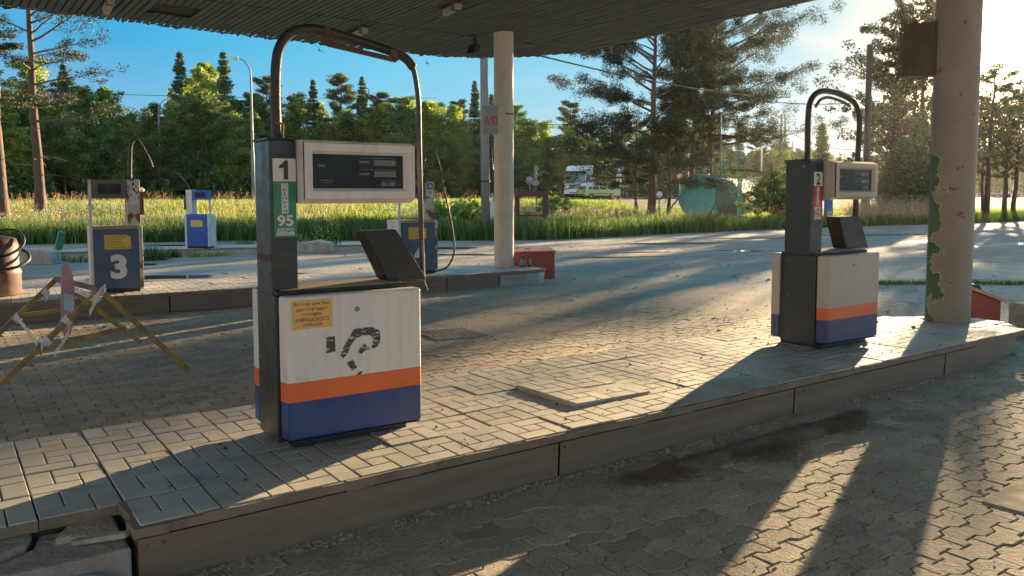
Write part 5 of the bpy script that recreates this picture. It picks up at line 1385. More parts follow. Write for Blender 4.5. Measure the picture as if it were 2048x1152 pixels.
tuft(440, 512, .18, .3, 80, M['grass'], 'short weeds right of the small bright blue pump')
tuft(165, 523, .2, .3, 100, M['grassshade'], 'low weeds just left of pump number three')
tuft(490, 490, .25, .3, 160, M['grass'], 'broad leaved weed on the far plinth behind the black column of pump one')
def weed(px, py, H, n, label, seed):
    v = Fv+Rv*(px-1024)/FPX+Uv*(576+PY-py)/FPX; p = CAM+v*(0-CAM[2])/v[2]; rng = np.random.default_rng(seed)
    t = empty('tall_weed', (p[0], p[1], 0), 0, label, 'plant'); mb = MB(); Pt = []
    for i in range(n):
        a = rng.random()*TAU; r0 = rng.random()*.22; h = H*rng.uniform(.55, 1.05); lx, ly = rng.normal(0, .1, 2)
        b = (r0*math.cos(a), r0*math.sin(a)*.7, 0); q = (b[0]+lx, b[1]+ly, h); mb.tube([b, ((b[0]+q[0])/2, (b[1]+q[1])/2, h*.55), q], [.006, .005, .002], 5)
        for k in range(34):
            tt = rng.random()**.8; Pt.append((b[0]+(q[0]-b[0])*tt+rng.normal(0, .03), b[1]+(q[1]-b[1])*tt+rng.normal(0, .03), h*tt))
    mb.build('stem', M['bush'], t); V, F = leaf_tris(np.array(Pt), .05, .35, rng); npmesh('leaves', V, F, M['birch'], t)
weed(672, 502, .98, 16, 'tall leafy weed plant seen under the display of pump one', 1)
weed(648, 500, .8, 10, 'smaller weed plant left of the tall one under the display of pump one', 2)
weed(612, 503, .5, 9, 'low weed growing against the mossy rubble seen beside pump one', 3)
mb = MB(); mb.prism([(-.55, 0), (.5, 0), (.42, .25), (.1, .33), (-.4, .26)], -.3, .3, 'y')
v = at(632, 500, 21); o = mb.build('rubble_block', M['conc'], bevel=.04, label='broken mossy concrete rubble among weeds behind pump one', cat='rubble'); o.location = (v[0], v[1], -.02); o.rotation_euler = (0, 0, rad(-30))
P = np.stack([RNG.uniform(9.0, 12.2, 2600), RNG.normal(0, .07, 2600), np.zeros(2600)], 1); P[:, 1] += 3.95-(P[:, 0]-9.9)*.75
V, F = blades(P, .085, .010, RNG, .5)
npmesh('verge_strip', V, F, M['grass'], kind='stuff', label='thin line of short bright grass on the yard behind pump two', cat='grass')

# --- litter, stones, cones
def pebbles(P, S, name, mat, label, rng, flat=.5):
    base = np.array([[1, 0, 0], [0, 1, 0], [-1, 0, 0], [0, -1, 0], [0, 0, 1], [0, 0, -.6]], float)
    f = np.array([[0, 1, 4], [1, 2, 4], [2, 3, 4], [3, 0, 4], [1, 0, 5], [2, 1, 5], [3, 2, 5], [0, 3, 5]])
    n = len(P); b = base[None]*rng.uniform(.6, 1.3, (n, 6, 1))*S[:, None, None]; b[..., 2] *= flat
    a = rng.random(n)*TAU; c, s_ = np.cos(a)[:, None], np.sin(a)[:, None]
    v = np.stack([b[..., 0]*c-b[..., 1]*s_, b[..., 0]*s_+b[..., 1]*c, b[..., 2]], -1)+P[:, None]
    return npmesh(name, v.reshape(-1, 3), (np.arange(n)[:, None, None]*6+f[None]).reshape(-1, 3), mat, kind='stuff', label=label, cat='debris')
n = 5200; x = RNG.uniform(-3, 12, n); y = RNG.uniform(-3, 9, n); k_ = ~((y > -.03) & (y < 1.55) & (x < 5.8)); x, y = x[k_], y[k_]
pebbles(np.stack([x, y, np.full(len(x), .003)], 1), RNG.gamma(2.0, .0028, len(x))+.002, 'scattered_grit', M['stone'], 'small stones and crumbs scattered over the drive', RNG)
n = 900; x = RNG.normal(9, 5, n); y = RNG.normal(9, 5, n)
k_ = (y > 2) & (x > 4) & ~((x < 6.2) & (y > 7) & (y < 9.6)); x, y = x[k_], y[k_]
pebbles(np.stack([x, y, np.full(len(x), .0)], 1), RNG.gamma(2.0, .007, len(x))+.004, 'yard_stones', M['stone'], 'larger stones lying about the open yard', RNG)
n = 420; x = RNG.uniform(-2.0, 5.4, n); y = RNG.uniform(.03, 1.45, n); k_ = ~((x < -.6) & (x > -1.4) & (y > .4) & (y < 1.05)) & ~((x > 2.9) & (x < 3.8) & (y > .4) & (y < 1.1)); x, y = x[k_], y[k_]
zt_ = np.where((x > .3) & (x < .9) & (y > .32) & (y < .92), HT+.040, HT+.004)
pebbles(np.stack([x, y, zt_], 1), RNG.gamma(1.6, .0024, len(x))+.0012, 'island_litter', M['gap'], 'dark crumbs and pine cone scraps on the island slabs', RNG, .7)
def litter_pile():
    n = 9000; t = RNG.random(n); x = .15+2.2*t+RNG.normal(0, .05, n); w = (.5+.5*np.sin(PI*np.clip(t, .04, .97)))*(.75+.4*np.sin(t*17))
    y = -.16-.19*w+RNG.normal(0, .085, n)*w*1.1; y = np.minimum(y, -.01)
    hgt = .022*np.exp(-((y+.16+.17*w)/(.12))**2)*w*RNG.random(n)
    P = np.stack([x, y, .004+hgt], 1); a = RNG.random(n)*TAU; L = RNG.uniform(.010, .045, n)
    s = np.stack([np.cos(a), np.sin(a), RNG.normal(0, .25, n)], 1)*L[:, None]; q = np.stack([-np.sin(a), np.cos(a), np.zeros(n)], 1)*.0016
    V = np.stack([P-s/2-q, P-s/2+q, P+s/2+q, P+s/2-q], 1).reshape(-1, 3)
    npmesh('needle_litter', V, np.arange(n*4).reshape(n, 4), M['litter'], kind='stuff', label='brown heap of dry needles and dirt swept against the foreground kerb', cat='litter')
    V, F = grid(np.arange(0, 2.6, .03), np.arange(-.62, .02, .02), lambda X, Y: -.012+.028*np.exp(-((Y+.27)/.13)**2)*smooth((X-.05)/.5)*smooth((2.5-X)/.5)*(.5+fbm(X, Y, 5, 3, 61)))
    npmesh('litter_bed', V, F, M['litter'], smooth=True, kind='stuff', label='packed dirt beneath the swept needle litter', cat='litter')
litter_pile()
n = 2600; x = RNG.uniform(-2.1, 4.4, n); y = -.005-np.abs(RNG.normal(0, .035, n))
pebbles(np.stack([x, y, np.full(n, .003)], 1), RNG.gamma(2.0, .0028, n)+.0015, 'kerb_grit', M['sand'], 'grit gathered along the foot of the foreground kerb', RNG)

# ================================================================== FAR OBJECTS
# timber pole with cable
def px_loc(px, d): 
    r = (px-1024)/FPX*d; return pz(d, r)
x, y, z = px_loc(972, 27)
pl = empty('utility_pole', (x, y, z), 0, 'weathered grey timber pole with a cable, just left of the cream column', 'pole')
mb = MB(); mb.tube([(0, 0, 0), (-.03, 0, 3), (-.06, .0, 7.6)], [.155, .145, .125], 14); mb.build('pole', M['woodpole'], pl)
mb = MB(); mb.tube(arc_pts([(.1, -.14, 4.4), (.16, -.15, 3.2), (.14, -.16, 2.6), (.3, -.15, 1.9), (.22, -.16, 1.3), (.4, -.2, 1.0)], 6), .02, 6); mb.lathe([(.17, 1.9), (.17, 1.96)], (-.02, 0, 0), 12); mb.build('cable', M['black'], pl)
mb = MB(); mb.box(-.10, .12, -.2, -.13, 4.25, 4.42); mb.build('junction_box', M['oldwhite'], pl)
x, y, z = px_loc(1728, 44)
pl = empty('utility_pole', (x, y, z), 0, 'dark round pole with pale blue sleeve rising behind the display of pump two', 'pole')
mb = MB(); mb.tube([(0, 0, 0), (.05, 0, 4), (.05, 0, 9.5)], [.20, .18, .15], 14); mb.build('pole', M['darkbark'], pl)  # dark tone stands in for the pole's silhouette
mb = MB(); mb.lathe([(.26, 2.35), (.26, 2.75)], (.0, 0, 0), 18); mb.build('sleeve', M['paleblue'], pl)
mb = MB(); mb.tube([(-.3, 0, 0), (-.28, 0, 4.2)], .03, 6); mb.build('conduit', M['bluepole'], pl)
# street lamps
def lamp_post(px, d, H, L, right, label):
    x, y, z = px_loc(px, d); t = empty('street_lamp', (x, y, z), math.atan2(RH[1], RH[0])+(0 if right else PI), label, 'street lamp', 'street lamps along the road')
    mb = MB(); mb.tube([(0, 0, 0), (0, 0, H*.35), (0, 0, H*.36), (0, 0, H*.86), (.04*L, 0, H*.92), (.35*L, 0, H*.975), (.8*L, 0, H)], [.12, .11, .085, .06, .05, .045, .04], 10); mb.build('pole', M['bluepole'], t)
    mb = MB(); mb.prism([(.75*L, H-.06), (.8*L, H+.07), (1.25*L, H+.09), (1.3*L, H-.0), (1.1*L, H-.13), (.85*L, H-.12)], -.12, .12, 'y'); mb.build('lamp_head', M['lamp'], t, bevel=.03)
lamp_post(509, 52, 9.2, .95, False, 'tall grey street lamp, the nearest and highest, just left of the bent pipe')
lamp_post(325, 72, 9.0, .9, True, 'street lamp with curved top behind the small blue pump')
lamp_post(873, 92, 8.6, .9, True, 'street lamp showing above pump number four')
lamp_post(1374, 66, 5.9, .7, True, 'pale street lamp among the clustered pine trunks')
lamp_post(1208+30, 100, 4.8, .5, True, 'small street lamp hidden in the low pine boughs by the truck')
# plain thin posts and pylon
x, y, z = px_loc(1520, 80); mb = MB(); mb.tube([(0, 0, 0), (0, 0, 5.4)], .07, 8); o = mb.build('post', M['bluepole'], label='thin pale post with sagging wire right of the tank', cat='post'); o.location = (x, y, z)
x, y, z = px_loc(1582, 75); mb = MB(); mb.tube([(0, 0, 0), (0, 0, 5.8)], .06, 8); o = mb.build('post', M['bluepole'], label='thin dark post immediately left of pump number two', cat='post'); o.location = (x, y, z)
x, y, z = px_loc(1562, 260); t = empty('pylon', (x, y, z-1), .4, 'distant lattice power pylon above the trees right of the tank', 'pylon')
mb = MB(); W0 = 1.2
for sx, sy in ((-1, -1), (1, -1), (1, 1), (-1, 1)): mb.bar((sx*W0, sy*W0, 0), (sx*.5, sy*.5, 27), .22, .22)
for k in range(12):
    z0_, z1_ = k*2.2, (k+1)*2.2; w0, w1 = W0-(W0-.5)*k/12.3, W0-(W0-.5)*(k+1)/12.3
    for s_ in (-1, 1): mb.bar((-w0, s_*w0, z0_), (w1, s_*w1, z1_), .12, .12); mb.bar((w0, s_*w0, z0_), (-w1, s_*w1, z1_), .12, .12)
mb.build('lattice', M['trim'], t)
mb = MB()
for z0_ in (20.5, 24, 26.8): mb.bar((-3.2, 0, z0_), (3.2, 0, z0_), .2, .25)
split_build(mb, 'crossarm', M['trim'], t)
# wires
def wire(label, a, b, sag, r=.012):
    a, b = Vector(a), Vector(b); mb = MB(); P = [a.lerp(b, t)-Vector((0, 0, sag*4*t*(1-t))) for t in np.linspace(0, 1, 16)]; mb.tube(P, r, 5); mb.build('power_line', M['wire'], label=label, cat='wire')
wire('black cable running under the canopy edge from the left to the bent pipe', at(-60, 6, 27), at(968, 60, 27), .25, .022)
wire('black cable from the timber pole towards the pines, right of the cream column', at(972, 84, 27), at(1600, 195, 60), .5, .035)
wire('thin high wire crossing the forest left of the cream column', at(-60, 178, 70), at(873, 196, 90), .3, .03)
wire('thin wire from behind the pines to the arch of pump two', at(1430, 182, 62), at(1760, 202, 44), .5, .03)
wire('thin wire right of the cream column running to the pines', at(1030, 246, 92), at(1374, 238, 66), .3, .035)
wire('thin sagging wire beside the pylon right of the pines', at(1560, 250, 150), at(1730, 300, 90), 1.2, .05)
wire('pale sagging wire hanging from the thin post right of the tank', at(1520, 322, 80), at(1600, 322, 74), .7, .03)
# red steel frame
x, y, z = px_loc(1063, 29); t = empty('steel_frame', (x, y, z), math.atan2(RH[1], RH[0]), 'brown red rectangular steel frame on legs in the meadow right of the cream column', 'frame')
mb = MB(); mb.box(-.60, .60, -.1, .1, 1.42, 1.62); mb.box(-.60, -.42, -.1, .1, .70, 1.42); mb.box(.40, .60, -.1, .1, .66, 1.42); mb.box(-.42, .40, -.05, .05, .70, .76); mb.build('frame', M['darkred'], t, bevel=.01)
mb = MB(); mb.bar((.18, 0, .76), (.18, 0, 1.42), .05, .05); mb.box(-.25, .0, -.08, .08, .76, .86); mb.build('mechanism', M['rust'], t)
mb = MB()
for sx in (-.52, .5): mb.bar((sx, 0, 0), (sx, 0, .72), .06, .06)
split_build(mb, 'leg', M['darkred'], t)
x, y, z = px_loc(982, 29); t = empty('meter_cabinet', (x, y, z), math.atan2(RH[1], RH[0]), 'small white cabinet standing in the grass between timber pole and cream column', 'cabinet')
mb = MB(); mb.box(-.20, .24, -.15, .15, .35, 1.32); mb.build('cabinet', M['oldwhite'], t, bevel=.01)
mb = MB(); mb.bar((0, 0, 0), (0, 0, .36), .1, .1); mb.build('stand', M['steel'], t)
# leaning green post and mossy block
v = at(112, 506, 19.5); t = empty('green_post', (v[0], v[1], 0), 0, 'short leaning green post in the yard left of pump three', 'post')
mb = MB(); mb.bar((0, 0, -.05), (.14, -.1, .60), .16, .16); mb.build('post', M['greenpaint'], t, bevel=.012)
mb = MB(); mb.prism([(-.55, 0), (.55, 0), (.52, .28), (.3, .34), (-.5, .34)], -.25, .25, 'y'); v = at(62, 521, 17.5)
o = mb.build('concrete_block', M['conc'], bevel=.03, label='pale mottled concrete block behind the drum at left', cat='block'); o.location = (v[0], v[1], -.02); o.rotation_euler = (0, 0, rad(-32))
# fuel tank
tk = empty('fuel_tank', (*pd(48.5, (1392-1024)/FPX*48.5), .0), math.atan2(RH[1], RH[0])+rad(-4), 'large turquoise horizontal fuel tank with walkway and railings under the pines', 'tank')
Rk = 1.20; tk.rotation_euler = (0, 0, math.atan2(RH[1], RH[0]))
ang = rad(28)
tx_, ty_ = math.cos(ang), math.sin(ang)
mb = MB(); mb.lathe([(0, -.10), (Rk*.6, -.07), (Rk*.93, -.02), (Rk, .04), (Rk, 6.8), (Rk*.9, 6.9), (0, 7.0)], (0, 0, 0), 40, 0, 'x')
sh = mb.build('shell', M['tealdark'], tk); sh.location = (0, 0, Rk+.12); sh.rotation_euler = (0, 0, rad(35))
mb = MB(); mb.lathe([(0, -.115), (Rk*.6, -.085), (Rk*.93, -.035), (Rk+.005, .02), (Rk+.005, .06)], (0, 0, 0), 40, 0, 'x')
eh = mb.build('end_cap', M['teal'], tk); eh.location = sh.location; eh.rotation_euler = (0, 0, rad(35+0))
# the round end must face the viewer, slightly left: swing the axis away from the camera
for o_ in (sh, eh): o_.rotation_euler = (0, 0, rad(52))
mb = MB(); mb.lathe([(.32, 0), (.32, .18), (.4, .18), (.4, .24), (0, .26)], (.5, .55, 2*Rk+.08), 18); mb.build('hatch', M['teal'], tk)
mb = MB()
wz = 2*Rk+.08
W_ = [(1.05, -.35), (2.75, -.35), (2.75, .9), (1.05, .9)]
mb.box(.2, 2.8, -.4, .9, wz, wz+.08)
mb.build('walkway', M['tankgreen'], tk)
mb = MB()
for a, b in [(1.05, -.38), (2.55, -.38), (2.75, .85)]: mb.bar((a, b, 0), (a, b, wz), .11, .11)
split_build(mb, 'support_post', M['teal'], tk)
mb = MB()
for a in (.25, .95, 1.7, 2.75): mb.bar((a, -.38, wz), (a, -.38, wz+.95), .045, .045); mb.bar((a, .88, wz), (a, .88, wz+.95), .045, .045)
mb.bar((.2, -.38, wz+.95), (2.8, -.38, wz+.95), .045, .045); mb.bar((.2, .88, wz+.95), (2.8, .88, wz+.95), .045, .045); mb.bar((.2, -.38, wz+.5), (2.8, -.38, wz+.5), .035, .035)
mb.build('railing', M['tankgreen'], tk)
mb = MB()
for k in (0, .6):
    mb.bar((-2.1+k*.2, -.2+k, 0), (-.1, -.2+k, wz), .09, .05); mb.bar((-2.0+k*.2, -.2+k, .95), (-.1, -.2+k, wz+1.0), .04, .04)
for i in range(9): t_ = (i+.5)/9; mb.bar((-2.1+2.0*t_, -.2, wz*t_), (-2.1+2.0*t_, .4, wz*t_), .2, .03)
mb.build('ladder', M['tankgreen'], tk)
mb = MB(); mb.tube(arc_pts([(1.6, 1.2, wz+.55), (3.4, 1.9, wz+.5), (4.6, 2.6, wz+.42), (4.72, 2.66, wz+.2), (4.72, 2.66, wz-.4)], 6), .06, 8); mb.build('vent_pipe', M['dark'], tk)
mb = MB(); mb.tube([(1.5, .2, wz), (1.45, .2, wz+3.9)], .04, 8); mb.build('mast', M['tankgreen'], tk)
mb = MB()
for yy_ in (.6, 3.6): mb.box(yy_*.6-.6, yy_*.6+.9, yy_*.8-.3, yy_*.8+.2, 0, .3)
split_build(mb, 'cradle', M['conc'], tk)
# white shed behind the tank
x, y, z = px_loc(1510, 88); t = empty('site_hut', (x, y, z), math.atan2(RH[1], RH[0]), 'small pale hut behind the tank bushes', 'hut')
mb = MB(); mb.box(-.95, .95, 0, 1.6, .0, 2.3); mb.build('wall', M['oldwhite'], t)
mb = MB(); mb.box(-1.05, 1.05, -.1, 1.7, 2.3, 2.4); mb.build('roof', M['trailer'], t)
# road signs
def rsign(px, d, H, build, label):
    x, y, z = px_loc(px, d); t = empty('road_sign', (x, y, z), math.atan2(RH[1], RH[0]), label, 'road sign')
    mb = MB(); mb.tube([(0, 0, 0), (0, 0, H)], .045, 8); mb.build('post', M['steel'], t); build(t); return t
def sdiamond(t):
    mb = MB(); mb.prism([(0, 2.65), (.3, 2.97), (0, 3.28), (-.3, 2.97)], -.08, -.05, 'y'); mb.build('sign_face', M['steel'], t)
    mb = MB(); mb.prism([(0, 2.0), (.3, 2.55), (-.3, 2.55)], -.08, -.05, 'y'); mb.box(-.3, .3, -.08, -.05, 1.4, 1.85); mb.build('sign_plate', M['steel'], t)
rsign(1072, 78, 3.3, sdiamond, 'road sign post with grey backed diamond and triangle, right of the cream column')
def sround(t):
    mb = MB(); mb.lathe([(0, -.08), (.4, -.08), (.4, -.05), (0, -.05)], (0, 0, 1.9), 20, 0, 'y'); mb.build('sign_face', M['steel'], t)
rsign(1060, 80, 2.2, sround, 'low road sign with round grey back beside the diamond sign')
def sblue(t):
    mb = MB(); mb.box(-.32, .32, -.08, -.05, 2.35, 3.05); f = mb.build('sign_face', M['bluesign'], t)
    mb = MB(); put_text(mb, '61', 0, -.083, 2.7, h=.4, bold=.02); mb.build('lettering', M['inkwhite'], f)
    mb = MB(); mb.box(-.32, .32, -.08, -.05, 1.9, 2.3); mb.build('sign_plate', M['oldwhite'], t)
rsign(1240, 66, 3.1, sblue, 'blue square road sign with white 61, beside the trunk left of the tank')
def swhite(t):
    mb = MB(); mb.box(-.3, .3, -.05, -.02, .5, 1.0); mb.build('sign_plate', M['oldwhite'], t)
    mb = MB(); mb.box(-.13, .13, -.06, -.03, 1.15, 1.95); p = mb.build('chevron_board', M['inkwhite'], t)
    mb = MB()
    for k in range(3): mb.prism([(-.13, 1.2+k*.27), (.13, 1.32+k*.27), (.13, 1.42+k*.27), (-.13, 1.3+k*.27)], -.065, -.061, 'y')
    split_build(mb, 'stripe', M['ink'], p)
rsign(1232, 68, 2.0, swhite, 'low white marker board with black stripes at the road, right of the car')
rsign(2024, 90, 2.6, lambda t: [swhite(t)], 'black and white striped marker board at the road, at the right edge')
def sred(t):
    mb = MB(); mb.lathe([(0, -.08), (.3, -.08), (.3, -.05), (0, -.05)], (0, 0, 2.35), 20, 0, 'y'); f = mb.build('sign_face', M['taillight'], t)
    mb = MB(); mb.lathe([(0, -.086), (.2, -.086), (.2, -.08)], (0, 0, 2.35), 20, 0, 'y'); mb.build('sign_centre', M['oldwhite'], f)
rsign(1358, 70, 2.6, sred, 'round red rimmed road sign beside the tank ladder')
def sball(t):
    mb = MB(); mb.lathe([(0, -.18), (.13, -.12), (.18, 0), (.13, .12), (0, .18)], (0, 0, 1.45), 14); mb.build('globe', M['lamp'], t)
rsign(1318, 46, 1.4, sball, 'short post with a white globe just right of the thickest pine trunk')
x, y, z = px_loc(1656, 42); t = empty('notice_board', (x, y, z), math.atan2(RH[1], RH[0]), 'blue upright board with a white C behind pump number two', 'sign')
mb = MB(); mb.box(-.22, .22, -.04, .04, .1, 1.25); b_ = mb.build('board', M['bluesign'], t)
mb = MB(); put_text(mb, 'С', .05, -.043, .45, h=.28, bold=.02); mb.build('lettering', M['inkwhite'], b_)
x, y, z = px_loc(1872, 43); t = empty('hanging_banner', (x, y, z), math.atan2(RH[1], RH[0]), 'blue banner on a thin pole half hidden by the peeling column', 'banner')
mb = MB(); mb.prism([(-.35, 2.6), (.35, 2.7), (.35, 3.6), (-.25, 3.65)], -.02, .02, 'y'); mb.build('cloth', M['bluesign'], t)
mb = MB(); mb.tube([(.36, 0, 0), (.36, 0, 3.7)], .03, 6); mb.build('pole', M['steel'], t)
# guard rail at right
mb = MB(); Rr = [(60, 20+i*4) for i in range(14)]
t = empty('guard_rail', (0, 0, 0), 0, 'long steel guard rail along the road at the right edge', 'guard rail')
mb = MB(); G_ = []
for i in range(18): r0 = 42+i*3.2; d0 = min(150, road_d(r0)-6.2); x, y = pd(d0, r0); G_.append((x, y, ground_z(x, y)))
for a, b in zip(G_[:-1], G_[1:]): mb.bar((a[0], a[1], a[2]+.62), (b[0], b[1], b[2]+.62), .06, .3)
mb.build('rail', M['steel'], t)
mb = MB()
for a in G_: mb.bar(a, (a[0], a[1], a[2]+.6), .1, .1)
split_build(mb, 'rail_post', M['steel'], t)

# ---------------------------------------------------------------- truck and car
def wheel(parent, x, y, r, w):
    wh = bpy.data.objects.new('wheel', None); COL.objects.link(wh); wh.parent = parent; wh.location = (x, y, r); wh.empty_display_size = .1
    mb = MB(); mb.lathe([(r*.55, -w/2), (r*.93, -w/2), (r, -w/2+.04), (r, w/2-.04), (r*.93, w/2), (r*.55, w/2)], (0, 0, 0), 22, 0, 'y'); mb.build('tyre', M['tyre'], wh)
    mb = MB(); mb.lathe([(0, -w/2+.01), (r*.2, -w/2), (r*.5, -w/2+.05), (r*.57, -w/2+.01), (r*.57, w/2-.01), (0, w/2-.01)], (0, 0, 0), 18, 0, 'y'); mb.build('rim', M['steel'], wh)
# local frame: +x forward, +y to its left side
def truck():
    # front towards the viewer's left; visible flank is the vehicle's left-hand side as it comes nearer
    d, r = 92.5, (1150-1024)/FPX*92.5
    x, y = pd(d, r); z = 1.14
    hx = FH*(-.84)+RH*(-1.0); hx /= np.linalg.norm(hx); yaw = math.atan2(hx[1], hx[0])+rad(24)
    t = empty('truck', (x, y, z), yaw, 'white cab-over lorry with grey flatbed trailer coming along the road', 'truck')
    w = 1.24
    prof = [(0.0, .45), (.06, .5), (.02, 1.5), (-.08, 1.75), (-.30, 2.72), (-.42, 3.0), (-.9, 3.42), (-2.0, 3.5), (-2.2, 3.45), (-2.2, .55)]
    mb = MB(); mb.prism(prof, -w, w, 'y'); cab = mb.build('cab', M['cabwhite'], t, bevel=.09, seg=3)
    mb = MB(); mb.add([(.0, -w+.12, 1.62), (.0, w-.12, 1.62), (-.28, w-.14, 2.62), (-.28, -w+.14, 2.62)], [(0, 1, 2, 3)])
    mb.v = [(a+.035, b, c) for a, b, c in mb.v]; mb.build('windscreen', M['windowlight'], cab)
    mb = MB(); mb.prism([(-.25, 2.62), (.10, 2.72), (.10, 2.88), (-.30, 2.86)], -w+.08, w-.08, 'y'); mb.build('sun_visor', M['trim'], cab)
    for s in (-1, 1):
        mb = MB(); mb.prism([(-.28, 1.55), (-.42, 2.45), (-1.25, 2.5), (-1.25, 1.75), (-.7, 1.72)], s*(w+.006)-.004, s*(w+.006)+.004, 'y'); mb.build('side_window', M['ink'], cab)
        mb = MB(); mb.box(.1, .2, s*(w+.18)-.1, s*(w+.18)+.1, 1.7, 2.5); mb.bar((.1, s*w, 2.5), (.15, s*(w+.2), 2.45), .04, .04); mb.build('mirror', M['trim'], cab)
        mb = MB(); mb.box(.045, .085, s*.85-.25, s*.85+.25, .72, .95); mb.build('headlight', M['lamp'], cab)
    mb = MB()
    for k in range(4): mb.box(.03, .075, -.7, .7, 1.0+k*.12, 1.07+k*.12)
    mb.box(.03, .09, -w+.05, w-.05, .98, 1.0); mb.build('grille', M['trim'], cab)
    mb = MB(); mb.box(-.1, .13, -w, w, .42, .68); mb.build('bumper', M['cabwhite'], cab, bevel=.03)
    mb = MB(); mb.box(.131, .14, -.6, .6, .5, .6); mb.build('air_intake', M['ink'], cab)
    mb = MB(); mb.box(-15.2, -2.4, -1.24, 1.24, 1.22, 1.86); mb.box(-2.7, -2.55, -1.24, 1.24, 1.86, 2.6)
    tr_ = mb.build('trailer', M['trailer'], t, bevel=.02)
    mb = MB(); mb.box(-15, -2.2, -.5, .5, .8, 1.2); mb.box(-9.5, -5.0, -1.15, -1.05, .6, 1.05); mb.box(-9.5, -5.0, 1.05, 1.15, .6, 1.05); mb.build('chassis', M['trim'], tr_)
    for xx in (-1.15, -3.9, -11.4, -12.7, -14.0):
        for s in (-1, 1): wheel(t, xx, s*1.05, .5, .32)
    t.scale = (1.07,)*3
    return t
truck()
def car():
    d = 84; r = (1195-1024)/FPX*d; x, y = pd(d, r)
    yaw = math.atan2((FH*.45+RH)[1], (FH*.45+RH)[0])
    t = empty('car', (x, y, 1.06), yaw, 'pale yellow green hatchback driving on the road in front of the white lorry', 'car')
    L, w = 4.0, .83
    body = [(-2.0, .32), (-2.04, .55), (-1.97, .86), (-1.85, .93), (1.0, .93), (1.75, .76), (1.98, .6), (2.0, .32)]
    mb = MB(); mb.prism(body, -w, w, 'y'); bd = mb.build('body', M['carpaint'], t, bevel=.07, seg=3)
    mb = MB()
    lo = [(-1.90, .90), (1.10, .90), (.22, 1.36), (-.3, 1.41), (-1.15, 1.39), (-1.55, 1.26)]
    n = len(lo); vs = [(a, -w+.04 if c < 1 else -w+.20, c) for a, c in lo]+[(a, w-.04 if c < 1 else w-.20, c) for a, c in lo]
    mb.add(vs, [tuple(range(n))[::-1], tuple(range(n, 2*n))]+[(i, (i+1) % n, n+(i+1) % n, n+i) for i in range(n)]); mb.build('roof', M['carpaint'], t, bevel=.03)
    for s in (-1, 1):
        for q in ([(-1.55, .97), (-1.15, .97), (-1.1, 1.29), (-1.30, 1.28), (-1.42, 1.18)], [(-1.03, .97), (-.25, .97), (-.25, 1.32), (-.98, 1.30)], [(-.15, .97), (.80, .97), (.18, 1.29), (-.15, 1.32)]):
            mb = MB(); pts = [(a, s*((w-.035)-(c-.93)*.34), c) for a, c in q]; pts = [(a, b+s*.012, c) for a, b, c in pts]; mb.add(pts, [tuple(range(len(q)))]); mb.build('side_window', M['window'], t)
        mb = MB(); mb.box(-1.5, 1.4, s*(w+.01)-.015, s*(w+.01)+.015, .50, .57); mb.build('trim_strip', M['trim'], bd)
        mb = MB(); mb.box(-2.05, -1.85, s*.70-.12, s*.70+.12, .66, .90); mb.build('taillight', M['taillight'], bd)
        mb = MB(); mb.box(1.80, 1.97, s*.62-.16, s*.62+.16, .58, .72); mb.build('headlight', M['lamp'], bd)
        mb = MB(); mb.box(.75, .9, s*(w+.08)-.07, s*(w+.08)+.07, .95, 1.08); mb.build('mirror', M['carpaint'], bd)
        for xx in (-1.25, 1.25): wheel(t, xx, s*.76, .29, .18)
    mb = MB(); mb.add([(-1.97, -.66, .97), (-1.97, .66, .97), (-1.67, .55, 1.33), (-1.67, -.55, 1.33)], [(0, 1, 2, 3)]); mb.v = [(a-.02, b, c) for a, b, c in mb.v]; mb.build('rear_window', M['window'], t)
    mb = MB(); mb.add([(1.13, -.7, .95), (1.13, .7, .95), (.30, .58, 1.38), (.30, -.58, 1.38)], [(0, 1, 2, 3)]); mb.v = [(a+.03, b, c+.02) for a, b, c in mb.v]; mb.build('windscreen', M['window'], t)
    mb = MB(); mb.box(-2.08, -1.95, -w+.02, w-.02, .36, .55); mb.box(1.93, 2.03, -w+.02, w-.02, .32, .52); split_build(mb, 'bumper', M['trim'], bd, bevel=.02)
car()
# ---------------------------------------------------------------- swallows in flight
def bird(px, py, d, span, rz, bank, label):
    p = at(px, py, d); t = empty('bird', tuple(p), rz, label, 'bird', 'swallows flying by the canopy')
    t.rotation_euler = (bank, .2, rz)
    vs = []; fs = []; n = 8; prof = [(.42, .0), (.38, .03), (.28, .055), (.12, .075), (-.08, .07), (-.25, .04), (-.4, .02), (-.62, .004)]
    for xx, r_ in prof:
        for j in range(n): a = TAU*j/n; vs.append((xx*span, r_*span*math.cos(a), r_*span*.8*math.sin(a)))
    for i in range(len(prof)-1):
        for j in range(n): fs.append((i*n+j, i*n+(j+1) % n, (i+1)*n+(j+1) % n, (i+1)*n+j))
    mb = MB(); mb.add(vs, fs, 0, True)
    for s in (-1, 1):                                      # swept wings grow out of the shoulders, forked tail
        w = [(.16, .05, .02), (.24, .5, .16), (.0, .95, .22), (-.32, 1.3, .2), (-.05, .8, .19), (.02, .4, .13), (-.06, .05, .01)]
        lo = [(a*span, s*b*span*.75, c*span) for a, b, c in w]; up = [(a, b, c+.012*span) for a, b, c in lo]
        k = len(w); mb.add(lo+up, [tuple(range(k)), tuple(range(k, 2*k))[::-1]]+[(i, (i+1) % k, k+(i+1) % k, k+i) for i in range(k)])
        mb.add([(-.3*span, 0, 0), (-.45*span, s*.04*span, 0), (-.85*span, s*.14*span, 0), (-.5*span, 0, 0)], [(0, 1, 2, 3)])
    mb.build('body', M['bird'], t)
bird(638, 100, 13, .13, 1.2, .7, 'dark swallow with spread wings flying under the bent pipe of pump one')
bird(855, 127, 16, .11, 2.6, -.6, 'small swallow gliding in the sky right of the bent pipe')
